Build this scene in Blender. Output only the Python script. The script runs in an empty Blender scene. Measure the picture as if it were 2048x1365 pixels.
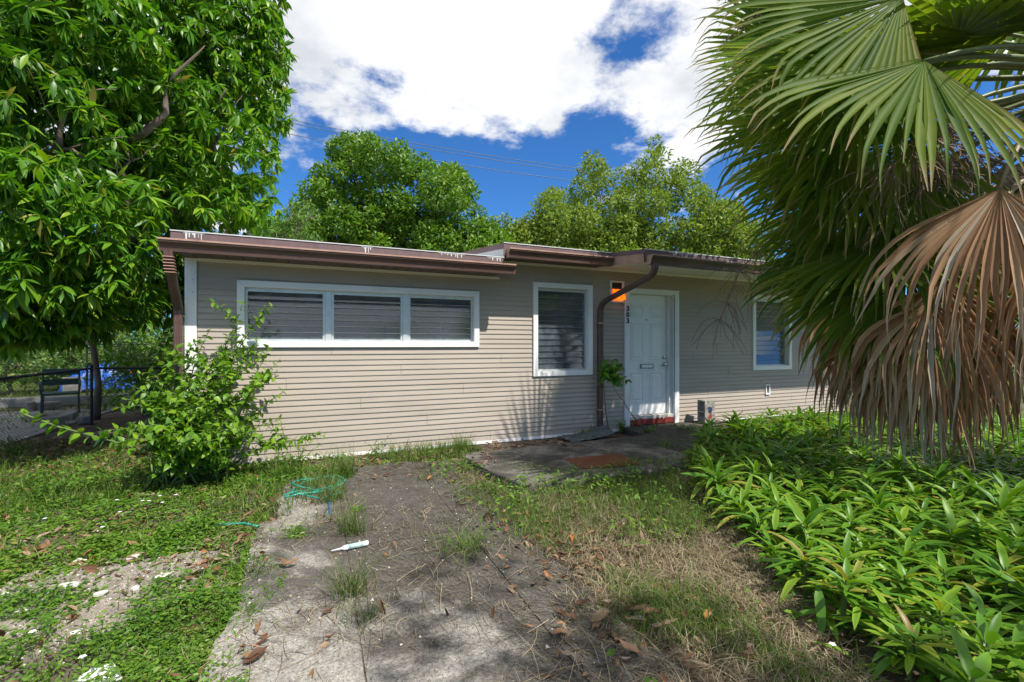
import bpy, bmesh, math, random
import numpy as np
from mathutils import Vector, Matrix
R = math.radians
random.seed(7)
RNG = np.random.default_rng(11)

# ------------------------------------------------------------------ camera
YAW = R(23.15)
CAM_H = 1.39
FPX = 910.0
scene = bpy.context.scene
cam_d = bpy.data.cameras.new('camera')
cam = bpy.data.objects.new('camera', cam_d)
scene.collection.objects.link(cam)
cam.location = (0, 0, CAM_H)
cam.rotation_euler = (R(90), 0, -YAW)
cam_d.lens = 16.0
cam_d.sensor_width = 36.0
cam_d.shift_y = 7.5 / 2048
cam_d.clip_start = 0.05
cam_d.clip_end = 3000
scene.camera = cam
scene.render.resolution_x = 1024
scene.render.resolution_y = 682

# ------------------------------------------------------------------ light
LIGHT_DIR = Vector((-0.26, 0.57, -0.87)).normalized()      # the way the sunlight travels
SUN_EL = math.asin(-LIGHT_DIR.z)
SUN_AZ = math.atan2(-LIGHT_DIR.x, -LIGHT_DIR.y)            # compass from +Y, clockwise
world = bpy.data.worlds.new('World')
scene.world = world
world.use_nodes = True
sun_d = bpy.data.lights.new('sun', 'SUN')
sun_d.energy = 3.0
sun_d.angle = R(0.6)
sun_d.color = (1.0, 0.955, 0.88)
sun = bpy.data.objects.new('sun', sun_d)
scene.collection.objects.link(sun)
sun.rotation_euler = LIGHT_DIR.to_track_quat('-Z', 'Y').to_euler()
sun.location = (6, -10, 15)
scene.view_settings.view_transform = 'Standard'
scene.view_settings.look = 'None'
scene.view_settings.exposure = 1.17
scene.view_settings.gamma = 1.0

def world_nodes():
    nt = world.node_tree; N = nt.nodes; L = nt.links
    N.clear()
    out = N.new('ShaderNodeOutputWorld'); bg = N.new('ShaderNodeBackground')
    sky = N.new('ShaderNodeTexSky'); sky.sky_type = 'NISHITA'; sky.sun_disc = False
    sky.sun_elevation = SUN_EL; sky.sun_rotation = SUN_AZ
    sky.ozone_density = 3.0; sky.dust_density = 0.2; sky.air_density = 1.0
    tc = N.new('ShaderNodeTexCoord')
    sep = N.new('ShaderNodeSeparateXYZ'); L.new(tc.outputs['Generated'], sep.inputs[0])
    # flat cloud layer: direction projected on a plane overhead
    zz = N.new('ShaderNodeMath'); zz.operation = 'MAXIMUM'; zz.inputs[1].default_value = 0.0
    L.new(sep.outputs['Z'], zz.inputs[0])
    za = N.new('ShaderNodeMath'); za.operation = 'ADD'; za.inputs[1].default_value = 0.22
    L.new(zz.outputs[0], za.inputs[0])
    dx = N.new('ShaderNodeMath'); dx.operation = 'DIVIDE'; L.new(sep.outputs['X'], dx.inputs[0]); L.new(za.outputs[0], dx.inputs[1])
    dy = N.new('ShaderNodeMath'); dy.operation = 'DIVIDE'; L.new(sep.outputs['Y'], dy.inputs[0]); L.new(za.outputs[0], dy.inputs[1])
    for q, o_ in ((dx, CLOUD_OFF[0]), (dy, CLOUD_OFF[1])):
        q2 = N.new('ShaderNodeMath'); q2.operation = 'ADD'; q2.inputs[1].default_value = o_; L.new(q.outputs[0], q2.inputs[0])
        if q is dx: ox = q2
        else: oy = q2
    cmb = N.new('ShaderNodeCombineXYZ'); L.new(ox.outputs[0], cmb.inputs[0]); L.new(oy.outputs[0], cmb.inputs[1])
    cmb.inputs[2].default_value = CLOUD_SEED
    n1 = N.new('ShaderNodeTexNoise'); n1.inputs['Scale'].default_value = 1.25; n1.inputs['Detail'].default_value = 9
    n1.inputs['Roughness'].default_value = 0.60; n1.inputs['Distortion'].default_value = 0.1
    L.new(cmb.outputs[0], n1.inputs['Vector'])
    # the deck thins out towards the horizon
    el = N.new('ShaderNodeMapRange'); el.inputs['From Min'].default_value = 0.25; el.inputs['From Max'].default_value = 0.47
    el.inputs['To Min'].default_value = -0.10; el.inputs['To Max'].default_value = 0.115
    el.interpolation_type = 'SMOOTHSTEP'
    L.new(sep.outputs['Z'], el.inputs['Value'])
    add = N.new('ShaderNodeMath'); add.operation = 'ADD'
    L.new(n1.outputs['Fac'], add.inputs[0]); L.new(el.outputs[0], add.inputs[1])
    mask = N.new('ShaderNodeMapRange'); mask.inputs['From Min'].default_value = 0.495; mask.inputs['From Max'].default_value = 0.565
    mask.interpolation_type = 'SMOOTHSTEP'
    L.new(add.outputs[0], mask.inputs['Value'])
    n2 = N.new('ShaderNodeTexNoise'); n2.inputs['Scale'].default_value = 2.6; n2.inputs['Detail'].default_value = 7
    n2.inputs['Roughness'].default_value = 0.6
    L.new(cmb.outputs[0], n2.inputs['Vector'])
    ramp = N.new('ShaderNodeValToRGB')
    ramp.color_ramp.elements[0].position = 0.36; ramp.color_ramp.elements[0].color = (0.40, 0.42, 0.45, 1)
    ramp.color_ramp.elements[1].position = 0.58; ramp.color_ramp.elements[1].color = (0.60, 0.605, 0.615, 1)
    L.new(n2.outputs['Fac'], ramp.inputs[0])
    cl = N.new('ShaderNodeVectorMath'); cl.operation = 'SCALE'; cl.inputs['Scale'].default_value = 5.4
    L.new(ramp.outputs[0], cl.inputs[0])
    tint = N.new('ShaderNodeMix'); tint.data_type = 'RGBA'; tint.blend_type = 'MULTIPLY'; tint.inputs[0].default_value = 1.0
    tint.inputs[7].default_value = (0.135, 0.30, 0.48, 1)
    L.new(sky.outputs[0], tint.inputs[6])
    mix = N.new('ShaderNodeMix'); mix.data_type = 'RGBA'
    L.new(mask.outputs[0], mix.inputs[0]); L.new(tint.outputs[2], mix.inputs[6]); L.new(cl.outputs[0], mix.inputs[7])
    L.new(mix.outputs[2], bg.inputs['Color'])
    bg.inputs['Strength'].default_value = 0.15
    L.new(bg.outputs[0], out.inputs['Surface'])
CLOUD_SEED = 9.9; CLOUD_OFF = (0.25, -0.10)
world_nodes()

# ------------------------------------------------------------------ helpers
CY, SY = math.cos(YAW), math.sin(YAW)
def raydir(px):
    d = (px - 1024.0) / FPX
    return CY * d + SY, CY - SY * d
def at(px, py, depth):
    x, y = raydir(px)
    return Vector((x * depth, y * depth, CAM_H + (690.0 - py) * depth / FPX))
def gnd(px, py, z=0.0):
    return at(px, py, FPX * (CAM_H - z) / (py - 690.0))
def onwall(px, py, Y):
    x, y = raydir(px)
    return at(px, py, Y / y)
def topix(P):
    P = np.asarray(P, float)
    r = CY * P[..., 0] - SY * P[..., 1]
    f = SY * P[..., 0] + CY * P[..., 1]
    f = np.where(np.abs(f) < 1e-4, 1e-4, f)
    return 1024 + FPX * r / f, 690 - FPX * (P[..., 2] - CAM_H) / f, f

COL = scene.collection
def link(o, parent=None):
    COL.objects.link(o)
    if parent is not None:
        o.parent = parent
    return o
def tag(o, label=None, cat=None, group=None, kind=None):
    if label: o['label'] = label
    if cat: o['category'] = cat
    if group: o['group'] = group
    if kind: o['kind'] = kind
    return o
def empty(name, loc=(0, 0, 0), rz=0, parent=None):
    o = bpy.data.objects.new(name, None)
    o.location = loc; o.rotation_euler = (0, 0, rz); o.empty_display_size = 0.1
    return link(o, parent)
def obj(name, me, mat=None, parent=None, loc=None, rot=None):
    o = bpy.data.objects.new(name, me)
    if mat is not None and not me.materials:
        for m in (mat if isinstance(mat, (list, tuple)) else [mat]):
            me.materials.append(m)
    link(o, parent)
    if loc is not None: o.location = loc
    if rot is not None: o.rotation_euler = rot
    return o
def fast_mesh(name, V, F, attrs=None, smooth=False):
    """V (n,3), F (m,k) with k constant."""
    V = np.ascontiguousarray(V, dtype=np.float32); F = np.ascontiguousarray(F, dtype=np.int32)
    me = bpy.data.meshes.new(name)
    k = F.shape[1]
    me.vertices.add(len(V)); me.vertices.foreach_set('co', V.ravel())
    me.loops.add(F.size); me.loops.foreach_set('vertex_index', F.ravel())
    me.polygons.add(len(F)); me.polygons.foreach_set('loop_start', np.arange(0, F.size, k, dtype=np.int32))
    me.update(calc_edges=True); me.validate()
    if smooth:
        me.polygons.foreach_set('use_smooth', np.ones(len(me.polygons), dtype=bool))
    for key, val in (attrs or {}).items():
        a = me.attributes.new(key, 'FLOAT', 'POINT')
        a.data.foreach_set('value', np.ascontiguousarray(val, dtype=np.float32))
    return me
class MB:
    """collects boxes, prisms and tubes into one mesh"""
    def __init__(s): s.v = []; s.f = []; s.mi = []
    def add(s, V, F, mi=0):
        n = len(s.v); s.v += [tuple(v) for v in V]; s.f += [tuple(i + n for i in f) for f in F]; s.mi += [mi] * len(F)
        return s
    def box(s, a, b, mi=0):
        x0, y0, z0 = a; x1, y1, z1 = b
        V = [(x0,y0,z0),(x1,y0,z0),(x1,y1,z0),(x0,y1,z0),(x0,y0,z1),(x1,y0,z1),(x1,y1,z1),(x0,y1,z1)]
        return s.add(V, [(0,3,2,1),(4,5,6,7),(0,1,5,4),(1,2,6,5),(2,3,7,6),(3,0,4,7)], mi)
    def extr_x(s, prof, x0, x1, mi=0):
        """closed polygon (y,z), counter-clockwise seen from -x, pulled along x"""
        n = len(prof)
        V = [(x0, y, z) for y, z in prof] + [(x1, y, z) for y, z in prof]
        F = [(i, (i+1) % n, n + (i+1) % n, n + i) for i in range(n)]
        F += [tuple(range(n))[::-1], tuple(range(n, 2*n))]
        return s.add(V, F, mi)
    def poly_z(s, pts, z0, z1, mi=0):
        n = len(pts)
        V = [(x, y, z0) for x, y in pts] + [(x, y, z1) for x, y in pts]
        F = [(i, (i+1) % n, n + (i+1) % n, n + i) for i in range(n)]
        F += [tuple(range(n))[::-1], tuple(range(n, 2*n))]
        return s.add(V, F, mi)
    def tube(s, pts, radii, k=6, mi=0, caps=True):
        pts = [Vector(p) for p in pts]
        if not hasattr(radii, '__len__'): radii = [radii] * len(pts)
        ring = []; up = None
        for i, p in enumerate(pts):
            t = (pts[min(i+1, len(pts)-1)] - pts[max(i-1, 0)])
            t = t.normalized() if t.length > 1e-9 else Vector((0, 0, 1))
            if up is None:
                a = Vector((0, 0, 1)) if abs(t.z) < 0.9 else Vector((1, 0, 0))
                up = t.cross(a).normalized()
            up = (up - t * up.dot(t))
            up = up.normalized() if up.length > 1e-6 else t.orthogonal().normalized()
            w = t.cross(up)
            ring.append([p + (up * math.cos(2*math.pi*j/k) + w * math.sin(2*math.pi*j/k)) * radii[i] for j in range(k)])
        V = [v for r in ring for v in r]
        F = []
        for i in range(len(pts)-1):
            for j in range(k):
                F.append((i*k + j, i*k + (j+1) % k, (i+1)*k + (j+1) % k, (i+1)*k + j))
        if caps:
            F.append(tuple(range(k))[::-1]); F.append(tuple(range((len(pts)-1)*k, len(pts)*k)))
        return s.add(V, F, mi)
    def sweep(s, prof, pts, side, mi=0):
        """profile (a,b) swept along pts; a runs along the fixed vector 'side'"""
        side = Vector(side).normalized(); n = len(prof); V = []; F = []
        pts = [Vector(p) for p in pts]
        for i, p in enumerate(pts):
            t = (pts[min(i+1, len(pts)-1)] - pts[max(i-1, 0)]).normalized()
            b = side.cross(t).normalized()
            V += [p + side * q[0] + b * q[1] for q in prof]
        for i in range(len(pts)-1):
            for j in range(n):
                F.append((i*n + j, i*n + (j+1) % n, (i+1)*n + (j+1) % n, (i+1)*n + j))
        F.append(tuple(range(n))[::-1]); F.append(tuple(range((len(pts)-1)*n, len(pts)*n)))
        return s.add(V, F, mi)
    def mesh(s, name, smooth=False):
        me = bpy.data.meshes.new(name)
        me.from_pydata([tuple(v) for v in s.v], [], s.f)
        me.validate()
        if len(set(s.mi)) > 1 and len(me.polygons) == len(s.mi):
            me.polygons.foreach_set('material_index', s.mi)
        bm = bmesh.new(); bm.from_mesh(me)
        bmesh.ops.recalc_face_normals(bm, faces=bm.faces); bm.to_mesh(me); bm.free()
        if smooth:
            me.polygons.foreach_set('use_smooth', [True] * len(me.polygons))
        me.update()
        return me
    def build(s, name, mat, parent=None, loc=None, rot=None, smooth=False, bevel=0.0):
        me = s.mesh(name, smooth)
        o = obj(name, me, mat, parent, loc, rot)
        if bevel:
            m = o.modifiers.new('bevel', 'BEVEL'); m.width = bevel; m.segments = 2; m.limit_method = 'ANGLE'
        return o

# ------------------------------------------------------------------ materials
def mat_new(name):
    m = bpy.data.materials.new(name); m.use_nodes = True
    nt = m.node_tree; nt.nodes.clear()
    out = nt.nodes.new('ShaderNodeOutputMaterial')
    return m, nt, nt.nodes, nt.links, out
def c4(c): return (c[0], c[1], c[2], 1)
def noise(N, L, vec, scale, detail=5, rough=0.55, dist=0.0):
    n = N.new('ShaderNodeTexNoise'); n.inputs['Scale'].default_value = scale
    n.inputs['Detail'].default_value = detail; n.inputs['Roughness'].default_value = rough
    n.inputs['Distortion'].default_value = dist
    if vec is not None: L.new(vec, n.inputs['Vector'])
    return n.outputs['Fac']
def ramp(N, L, fac, stops):
    r = N.new('ShaderNodeValToRGB'); e = r.color_ramp.elements
    while len(e) < len(stops): e.new(0.5)
    for i, (p, c) in enumerate(stops): e[i].position = p; e[i].color = c4(c)
    L.new(fac, r.inputs[0]); return r.outputs[0]
def mixc(N, L, fac, a, b, blend='MIX'):
    m = N.new('ShaderNodeMix'); m.data_type = 'RGBA'; m.blend_type = blend
    for val, i in ((fac, 0), (a, 6), (b, 7)):
        if isinstance(val, (int, float)): m.inputs[i].default_value = val
        elif isinstance(val, tuple): m.inputs[i].default_value = c4(val)
        else: L.new(val, m.inputs[i])
    return m.outputs[2]
def mrange(N, L, v, a, b, c=0.0, d=1.0):
    m = N.new('ShaderNodeMapRange'); m.interpolation_type = 'SMOOTHSTEP'
    for i, x in zip(('From Min', 'From Max', 'To Min', 'To Max'), (a, b, c, d)): m.inputs[i].default_value = x
    L.new(v, m.inputs['Value']); return m.outputs[0]
def objvec(N, world_space=False):
    if world_space:
        g = N.new('ShaderNodeNewGeometry'); return g.outputs['Position']
    t = N.new('ShaderNodeTexCoord'); return t.outputs['Object']
def bump(N, L, h, strength=0.3, dist=0.01):
    b = N.new('ShaderNodeBump'); b.inputs['Strength'].default_value = strength; b.inputs['Distance'].default_value = dist
    L.new(h, b.inputs['Height']); return b.outputs[0]
def surf(name, col, rough=0.6, var=0.12, scale=3.0, dirt=None, dirt_amt=0.5, dirt_scale=2.0, bstr=0.0, bscale=60.0, spec=0.4, metal=0.0, stretch=None):
    """painted or mineral surface with mottling and weathering"""
    m, nt, N, L, out = mat_new(name)
    p = N.new('ShaderNodeBsdfPrincipled'); L.new(p.outputs[0], out.inputs[0])
    v = objvec(N, True)
    if stretch:
        mp = N.new('ShaderNodeMapping'); mp.inputs['Scale'].default_value = stretch; L.new(v, mp.inputs[0]); v = mp.outputs[0]
    n = noise(N, L, v, scale, 6, 0.6)
    a = tuple(max(0, x * (1 - var)) for x in col); b = tuple(min(1, x * (1 + var)) for x in col)
    c = ramp(N, L, n, [(0.3, a), (0.7, b)])
    if dirt:
        n2 = noise(N, L, v, dirt_scale, 8, 0.68)
        c = mixc(N, L, mrange(N, L, n2, 0.52, 0.72, 0, dirt_amt), c, dirt)
    L.new(c, p.inputs['Base Color'])
    p.inputs['Roughness'].default_value = rough; p.inputs['Specular IOR Level'].default_value = spec
    p.inputs['Metallic'].default_value = metal
    if bstr:
        L.new(bump(N, L, noise(N, L, v, bscale, 4, 0.6), bstr, 0.004), p.inputs['Normal'])
    return m
def leafmat(name, stops, rough=0.38, trans=0.3, tcol=None, spec=0.5, island=True, along=None, stripe=None, patch=None):
    """leaf blade: colour varies leaf by leaf, light passes through it; along = [(position, colour, amount)] tints towards the tip"""
    m, nt, N, L, out = mat_new(name)
    p = N.new('ShaderNodeBsdfPrincipled'); t = N.new('ShaderNodeBsdfTranslucent'); mx = N.new('ShaderNodeMixShader')
    if island:
        g = N.new('ShaderNodeNewGeometry'); r = g.outputs['Random Per Island']
    else:
        g = N.new('ShaderNodeObjectInfo'); r = g.outputs['Random']
    c = ramp(N, L, r, stops)
    wp = objvec(N, True)
    if patch:
        c = mixc(N, L, mrange(N, L, noise(N, L, wp, patch[0], 3, 0.5), 0.45, 0.65, 0, patch[2]), c, patch[1])
    if stripe:
        at_ = N.new('ShaderNodeAttribute'); at_.attribute_name = 'across'
        c = mixc(N, L, mrange(N, L, at_.outputs['Fac'], stripe[0], stripe[1], stripe[3], 0), c, stripe[2])
    if along:
        at_ = N.new('ShaderNodeAttribute'); at_.attribute_name = 'along'
        f = mrange(N, L, at_.outputs['Fac'], along[0], along[1])
        rr = N.new('ShaderNodeMath'); rr.operation = 'MULTIPLY'; L.new(f, rr.inputs[0])
        L.new(mrange(N, L, r, along[3], along[4]), rr.inputs[1])
        c = mixc(N, L, rr.outputs[0], c, along[2])
    L.new(c, p.inputs['Base Color'])
    tc = mixc(N, L, 1.0, c, tcol or (1.25, 1.3, 0.45), 'MULTIPLY')
    L.new(tc, t.inputs['Color'])
    p.inputs['Roughness'].default_value = rough; p.inputs['Specular IOR Level'].default_value = spec
    mx.inputs[0].default_value = trans
    L.new(p.outputs[0], mx.inputs[1]); L.new(t.outputs[0], mx.inputs[2]); L.new(mx.outputs[0], out.inputs[0])
    return m

M = {}
M['siding'] = surf('siding_vinyl', (0.40, 0.342, 0.282), 0.55, 0.07, 2.5, (0.28, 0.245, 0.20), 0.5, 1.6, 0.05, 220, 0.3, stretch=(0.35, 1, 2.2))
M['white'] = surf('white_trim', (0.80, 0.79, 0.76), 0.45, 0.03, 3, (0.55, 0.54, 0.49), 0.35, 2.2, 0.03, 90, 0.4)
M['door'] = surf('door_paint', (0.83, 0.815, 0.78), 0.42, 0.03, 2, (0.46, 0.45, 0.41), 0.4, 1.6, 0.04, 130, 0.4)
M['alu'] = surf('window_aluminium', (0.55, 0.58, 0.57), 0.4, 0.08, 12, (0.33, 0.33, 0.31), 0.5, 9, 0, 60, 0.5, 0.35)
M['brown'] = surf('brown_metal', (0.105, 0.058, 0.048), 0.42, 0.15, 5, (0.17, 0.105, 0.08), 0.6, 3, 0.05, 60, 0.5, stretch=(0.5, 1, 3))
M['browntan'] = surf('faded_brown_lip', (0.40, 0.24, 0.175), 0.5, 0.15, 7, (0.20, 0.11, 0.085), 0.6, 5, 0, 60, 0.4)
M['fascia'] = surf('fascia_paint', (0.165, 0.105, 0.105), 0.55, 0.18, 6, (0.10, 0.06, 0.055), 0.5, 3, 0.06, 40, 0.35, stretch=(4, 1, 0.6))
M['soffit'] = surf('soffit_brown', (0.12, 0.085, 0.07), 0.55, 0.1, 5)
M['coating'] = surf('roof_coating', (0.62, 0.62, 0.61), 0.8, 0.12, 5, (0.30, 0.29, 0.27), 0.7, 3, 0.2, 60, 0.2)
M['galv'] = surf('pale_gable_paint', (0.55, 0.57, 0.58), 0.6, 0.1, 8, (0.33, 0.33, 0.32), 0.6, 5, 0.05, 60, 0.3)
M['steel'] = surf('brushed_steel', (0.55, 0.54, 0.52), 0.28, 0.1, 30, None, 0, 1, 0, 60, 0.5, 1.0)
M['slot'] = surf('dull_slot_metal', (0.20, 0.22, 0.24), 0.35, 0.1, 20, None, 0, 1, 0, 60, 0.5, 0.7)
M['black'] = surf('black_plastic', (0.012, 0.012, 0.014), 0.4, 0.1, 5)
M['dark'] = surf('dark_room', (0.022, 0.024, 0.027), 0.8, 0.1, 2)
M['curtain'] = surf('grey_blind', (0.22, 0.23, 0.24), 0.8, 0.1, 2)
M['bark'] = surf('bark', (0.16, 0.12, 0.095), 0.85, 0.3, 9, (0.27, 0.24, 0.21), 0.6, 6, 0.6, 40, 0.2, stretch=(1, 1, 0.4))
M['twig'] = surf('twig', (0.16, 0.12, 0.07), 0.7, 0.2, 9)
M['greenstem'] = surf('green_stem', (0.10, 0.15, 0.035), 0.55, 0.2, 9)
M['fence'] = surf('weathered_fence_steel', (0.050, 0.045, 0.042), 0.6, 0.25, 8, (0.10, 0.07, 0.05), 0.5, 6, 0, 60, 0.3, 0.3)
M['wire'] = surf('power_cable', (0.16, 0.16, 0.17), 0.6, 0.05, 1)
M['petiole'] = surf('palm_stalk', (0.26, 0.20, 0.11), 0.55, 0.25, 6, (0.17, 0.10, 0.06), 0.6, 4, 0.1, 40)
M['gpetiole'] = surf('green_palm_stalk', (0.13, 0.16, 0.05), 0.45, 0.2, 6)
M['drystalk'] = surf('dry_flower_stalk', (0.20, 0.135, 0.095), 0.75, 0.3, 14)
M['ptrunk'] = surf('palm_trunk', (0.17, 0.125, 0.09), 0.9, 0.35, 7, (0.07, 0.05, 0.04), 0.7, 8, 0.8, 25, 0.2)
M['hose'] = surf('green_hose', (0.015, 0.27, 0.20), 0.35, 0.15, 9, (0.03, 0.13, 0.12), 0.5, 6, 0, 60, 0.5)
M['hoseblue'] = surf('blue_hose', (0.015, 0.12, 0.22), 0.35, 0.15, 9)
M['rust'] = surf('red_brown_board', (0.15, 0.042, 0.016), 0.7, 0.25, 6, (0.06, 0.025, 0.015), 0.8, 4, 0.1, 40)
M['tarp'] = surf('blue_tarp', (0.012, 0.11, 0.50), 0.4, 0.25, 5, (0.02, 0.05, 0.2), 0.6, 6, 0.2, 18)
M['chair'] = surf('dark_green_chair', (0.015, 0.06, 0.055), 0.5, 0.15, 6)
M['stone'] = surf('white_chip', (0.58, 0.555, 0.51), 0.8, 0.15, 14, (0.33, 0.29, 0.24), 0.8, 10, 0.3, 60, 0.2)
M['paper'] = surf('white_paper', (0.78, 0.78, 0.76), 0.7, 0.03, 6)
M['redcloth'] = surf('faded_red_cloth', (0.34, 0.05, 0.035), 0.8, 0.2, 8)
M['mesh_grey'] = surf('grey_green_netting', (0.10, 0.13, 0.13), 0.75, 0.3, 25, (0.2, 0.23, 0.22), 0.5, 30, 0.3, 60)
M['kerb'] = surf('patio_concrete', (0.27, 0.26, 0.245), 0.85, 0.2, 3, (0.12, 0.11, 0.10), 0.8, 2, 0.2, 60, 0.2)
M['lawn_dry'] = None

def glass_mat():
    m, nt, N, L, out = mat_new('louver_glass')
    p = N.new('ShaderNodeBsdfPrincipled')
    p.inputs['Base Color'].default_value = (0.62, 0.72, 0.74, 1)
    p.inputs['Transmission Weight'].default_value = 1.0
    p.inputs['IOR'].default_value = 1.72; p.inputs['Roughness'].default_value = 0.03
    v = objvec(N, True)
    L.new(bump(N, L, noise(N, L, v, 160, 2, 0.5), 0.05, 0.002), p.inputs['Normal'])
    # dust film on the pane, its blue-grey colour standing in for reflected sky
    d = N.new('ShaderNodeBsdfDiffuse'); d.inputs['Color'].default_value = (0.42, 0.50, 0.58, 1)
    mx = N.new('ShaderNodeMixShader'); L.new(mrange(N, L, noise(N, L, v, 5, 6, 0.7), 0.35, 0.8, 0.08, 0.22), mx.inputs[0])
    L.new(p.outputs[0], mx.inputs[1]); L.new(d.outputs[0], mx.inputs[2]); L.new(mx.outputs[0], out.inputs[0])
    return m
M['glass'] = glass_mat()
M['glassedge'] = surf('louver_edge', (0.80, 0.86, 0.87), 0.4, 0.1, 20)
def amber_mat():
    m, nt, N, L, out = mat_new('amber_lamp_glass')
    p = N.new('ShaderNodeBsdfPrincipled')
    v = objvec(N, True)
    c = ramp(N, L, noise(N, L, v, 45, 4, 0.6), [(0.35, (0.55, 0.045, 0.0)), (0.65, (1.0, 0.24, 0.01))])
    L.new(c, p.inputs['Base Color']); L.new(c, p.inputs['Emission Color'])
    p.inputs['Emission Strength'].default_value = 0.75
    p.inputs['Roughness'].default_value = 0.15
    L.new(bump(N, L, noise(N, L, v, 60, 3, 0.6), 0.6, 0.01), p.inputs['Normal'])
    L.new(p.outputs[0], out.inputs[0])
    return m
M['amber'] = amber_mat()
def concrete_mat(name, light, dark, thr=(0.44, 0.60), scale=1.1, bias=None):
    m, nt, N, L, out = mat_new(name)
    p = N.new('ShaderNodeBsdfPrincipled'); L.new(p.outputs[0], out.inputs[0])
    v = objvec(N, True)
    big = noise(N, L, v, scale, 8, 0.68, 0.4)
    if bias:      # biased by position: darker towards the right and the house
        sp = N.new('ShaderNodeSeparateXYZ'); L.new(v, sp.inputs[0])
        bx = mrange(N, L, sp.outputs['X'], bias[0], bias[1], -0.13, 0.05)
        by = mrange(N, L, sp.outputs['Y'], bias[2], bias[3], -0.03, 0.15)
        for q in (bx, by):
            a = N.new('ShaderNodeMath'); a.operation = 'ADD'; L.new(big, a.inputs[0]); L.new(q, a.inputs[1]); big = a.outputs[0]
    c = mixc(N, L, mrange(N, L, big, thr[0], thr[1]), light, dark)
    vo = N.new('ShaderNodeTexVoronoi'); vo.inputs['Scale'].default_value = 85; L.new(v, vo.inputs['Vector'])
    spk = mrange(N, L, vo.outputs['Distance'], 0.16, 0.34, 1, 0)
    vc = ramp(N, L, vo.outputs['Color'], [(0.25, (0.35, 0.34, 0.32)), (0.6, (1, 1, 1)), (0.85, (2.3, 2.2, 2.05))])
    c = mixc(N, L, spk, c, mixc(N, L, 1.0, c, vc, 'MULTIPLY'))
    grit = noise(N, L, v, 60, 5, 0.75)
    c = mixc(N, L, 0.85, c, ramp(N, L, grit, [(0.32, (0.40, 0.39, 0.38)), (0.5, (1, 1, 1)), (0.68, (1.6, 1.57, 1.5))]), 'MULTIPLY')
    mid = noise(N, L, v, 7, 7, 0.7)
    c = mixc(N, L, 0.7, c, ramp(N, L, mid, [(0.35, (0.6, 0.58, 0.56)), (0.65, (1.25, 1.22, 1.18))]), 'MULTIPLY')
    L.new(c, p.inputs['Base Color']); p.inputs['Roughness'].default_value = 0.9; p.inputs['Specular IOR Level'].default_value = 0.2
    ad = N.new('ShaderNodeMath'); ad.operation = 'ADD'; L.new(grit, ad.inputs[0]); L.new(spk, ad.inputs[1])
    L.new(bump(N, L, ad.outputs[0], 0.5, 0.006), p.inputs['Normal'])
    return m
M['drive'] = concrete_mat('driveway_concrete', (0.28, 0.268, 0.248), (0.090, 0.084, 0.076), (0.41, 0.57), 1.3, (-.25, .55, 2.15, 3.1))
M['stoop'] = concrete_mat('stoop_concrete', (0.20, 0.19, 0.17), (0.07, 0.066, 0.06), (0.38, 0.58), 1.6)
M['block'] = concrete_mat('block_concrete', (0.36, 0.35, 0.31), (0.13, 0.13, 0.11), (0.45, 0.62), 6)
def ground_mat():
    m, nt, N, L, out = mat_new('ground_soil')
    p = N.new('ShaderNodeBsdfPrincipled'); L.new(p.outputs[0], out.inputs[0])
    v = objvec(N, True)
    c = ramp(N, L, noise(N, L, v, 1.3, 7, 0.65), [(0.32, (0.085, 0.066, 0.045)), (0.5, (0.17, 0.135, 0.10)), (0.68, (0.29, 0.25, 0.205))])
    c = mixc(N, L, mrange(N, L, noise(N, L, v, 38, 4, 0.7), 0.5, 0.68, 0, 0.75), c, (0.085, 0.055, 0.032))
    c = mixc(N, L, mrange(N, L, noise(N, L, v, 90, 2, 0.6), 0.62, 0.7, 0, 0.7), c, (0.40, 0.36, 0.31))
    # far lawn
    ln = N.new('ShaderNodeVectorMath'); ln.operation = 'LENGTH'; L.new(v, ln.inputs[0])
    far = mrange(N, L, ln.outputs['Value'], 12, 20)
    g = ramp(N, L, noise(N, L, v, 6, 6, 0.7), [(0.35, (0.055, 0.085, 0.02)), (0.65, (0.13, 0.17, 0.04))])
    c = mixc(N, L, far, c, g)
    L.new(c, p.inputs['Base Color']); p.inputs['Roughness'].default_value = 0.95; p.inputs['Specular IOR Level'].default_value = 0.1
    L.new(bump(N, L, noise(N, L, v, 45, 7, 0.75), 1.0, 0.03), p.inputs['Normal'])
    return m
M['ground'] = ground_mat()
M['sand'] = surf('sandy_dirt', (0.235, 0.205, 0.172), 0.95, 0.3, 9, (0.10, 0.083, 0.066), 0.9, 14, 1.0, 60, 0.1)

M['mango'] = leafmat('mango_leaf', [(0.0, (0.036, 0.12, 0.010)), (0.35, (0.075, 0.21, 0.012)), (0.8, (0.145, 0.30, 0.016)), (0.96, (0.24, 0.36, 0.02)), (1.0, (0.26, 0.20, 0.05))],
                     0.40, 0.36, (1.3, 1.45, 0.4), 0.4, stripe=(0.0, 0.16, (0.16, 0.26, 0.04), 0.7))
M['mango_o'] = leafmat('mango_leaf_near', [(0.0, (0.042, 0.135, 0.010)), (0.5, (0.08, 0.22, 0.012)), (1.0, (0.17, 0.32, 0.016))],
                       0.40, 0.36, (1.3, 1.45, 0.4), 0.4, island=False, stripe=(0.0, 0.16, (0.16, 0.26, 0.04), 0.7))
M['tree_a'] = leafmat('oak_leaf', [(0.0, (0.055, 0.13, 0.014)), (0.6, (0.11, 0.225, 0.018)), (1.0, (0.19, 0.30, 0.025))], 0.45, 0.32, (1.3, 1.4, 0.4), 0.35, patch=(0.9, (0.085, 0.17, 0.02), 0.5))
M['tree_b'] = leafmat('feathery_leaf', [(0.0, (0.09, 0.16, 0.025)), (0.6, (0.17, 0.25, 0.032)), (1.0, (0.26, 0.32, 0.05))], 0.5, 0.34, (1.3, 1.35, 0.4), 0.3)
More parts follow.
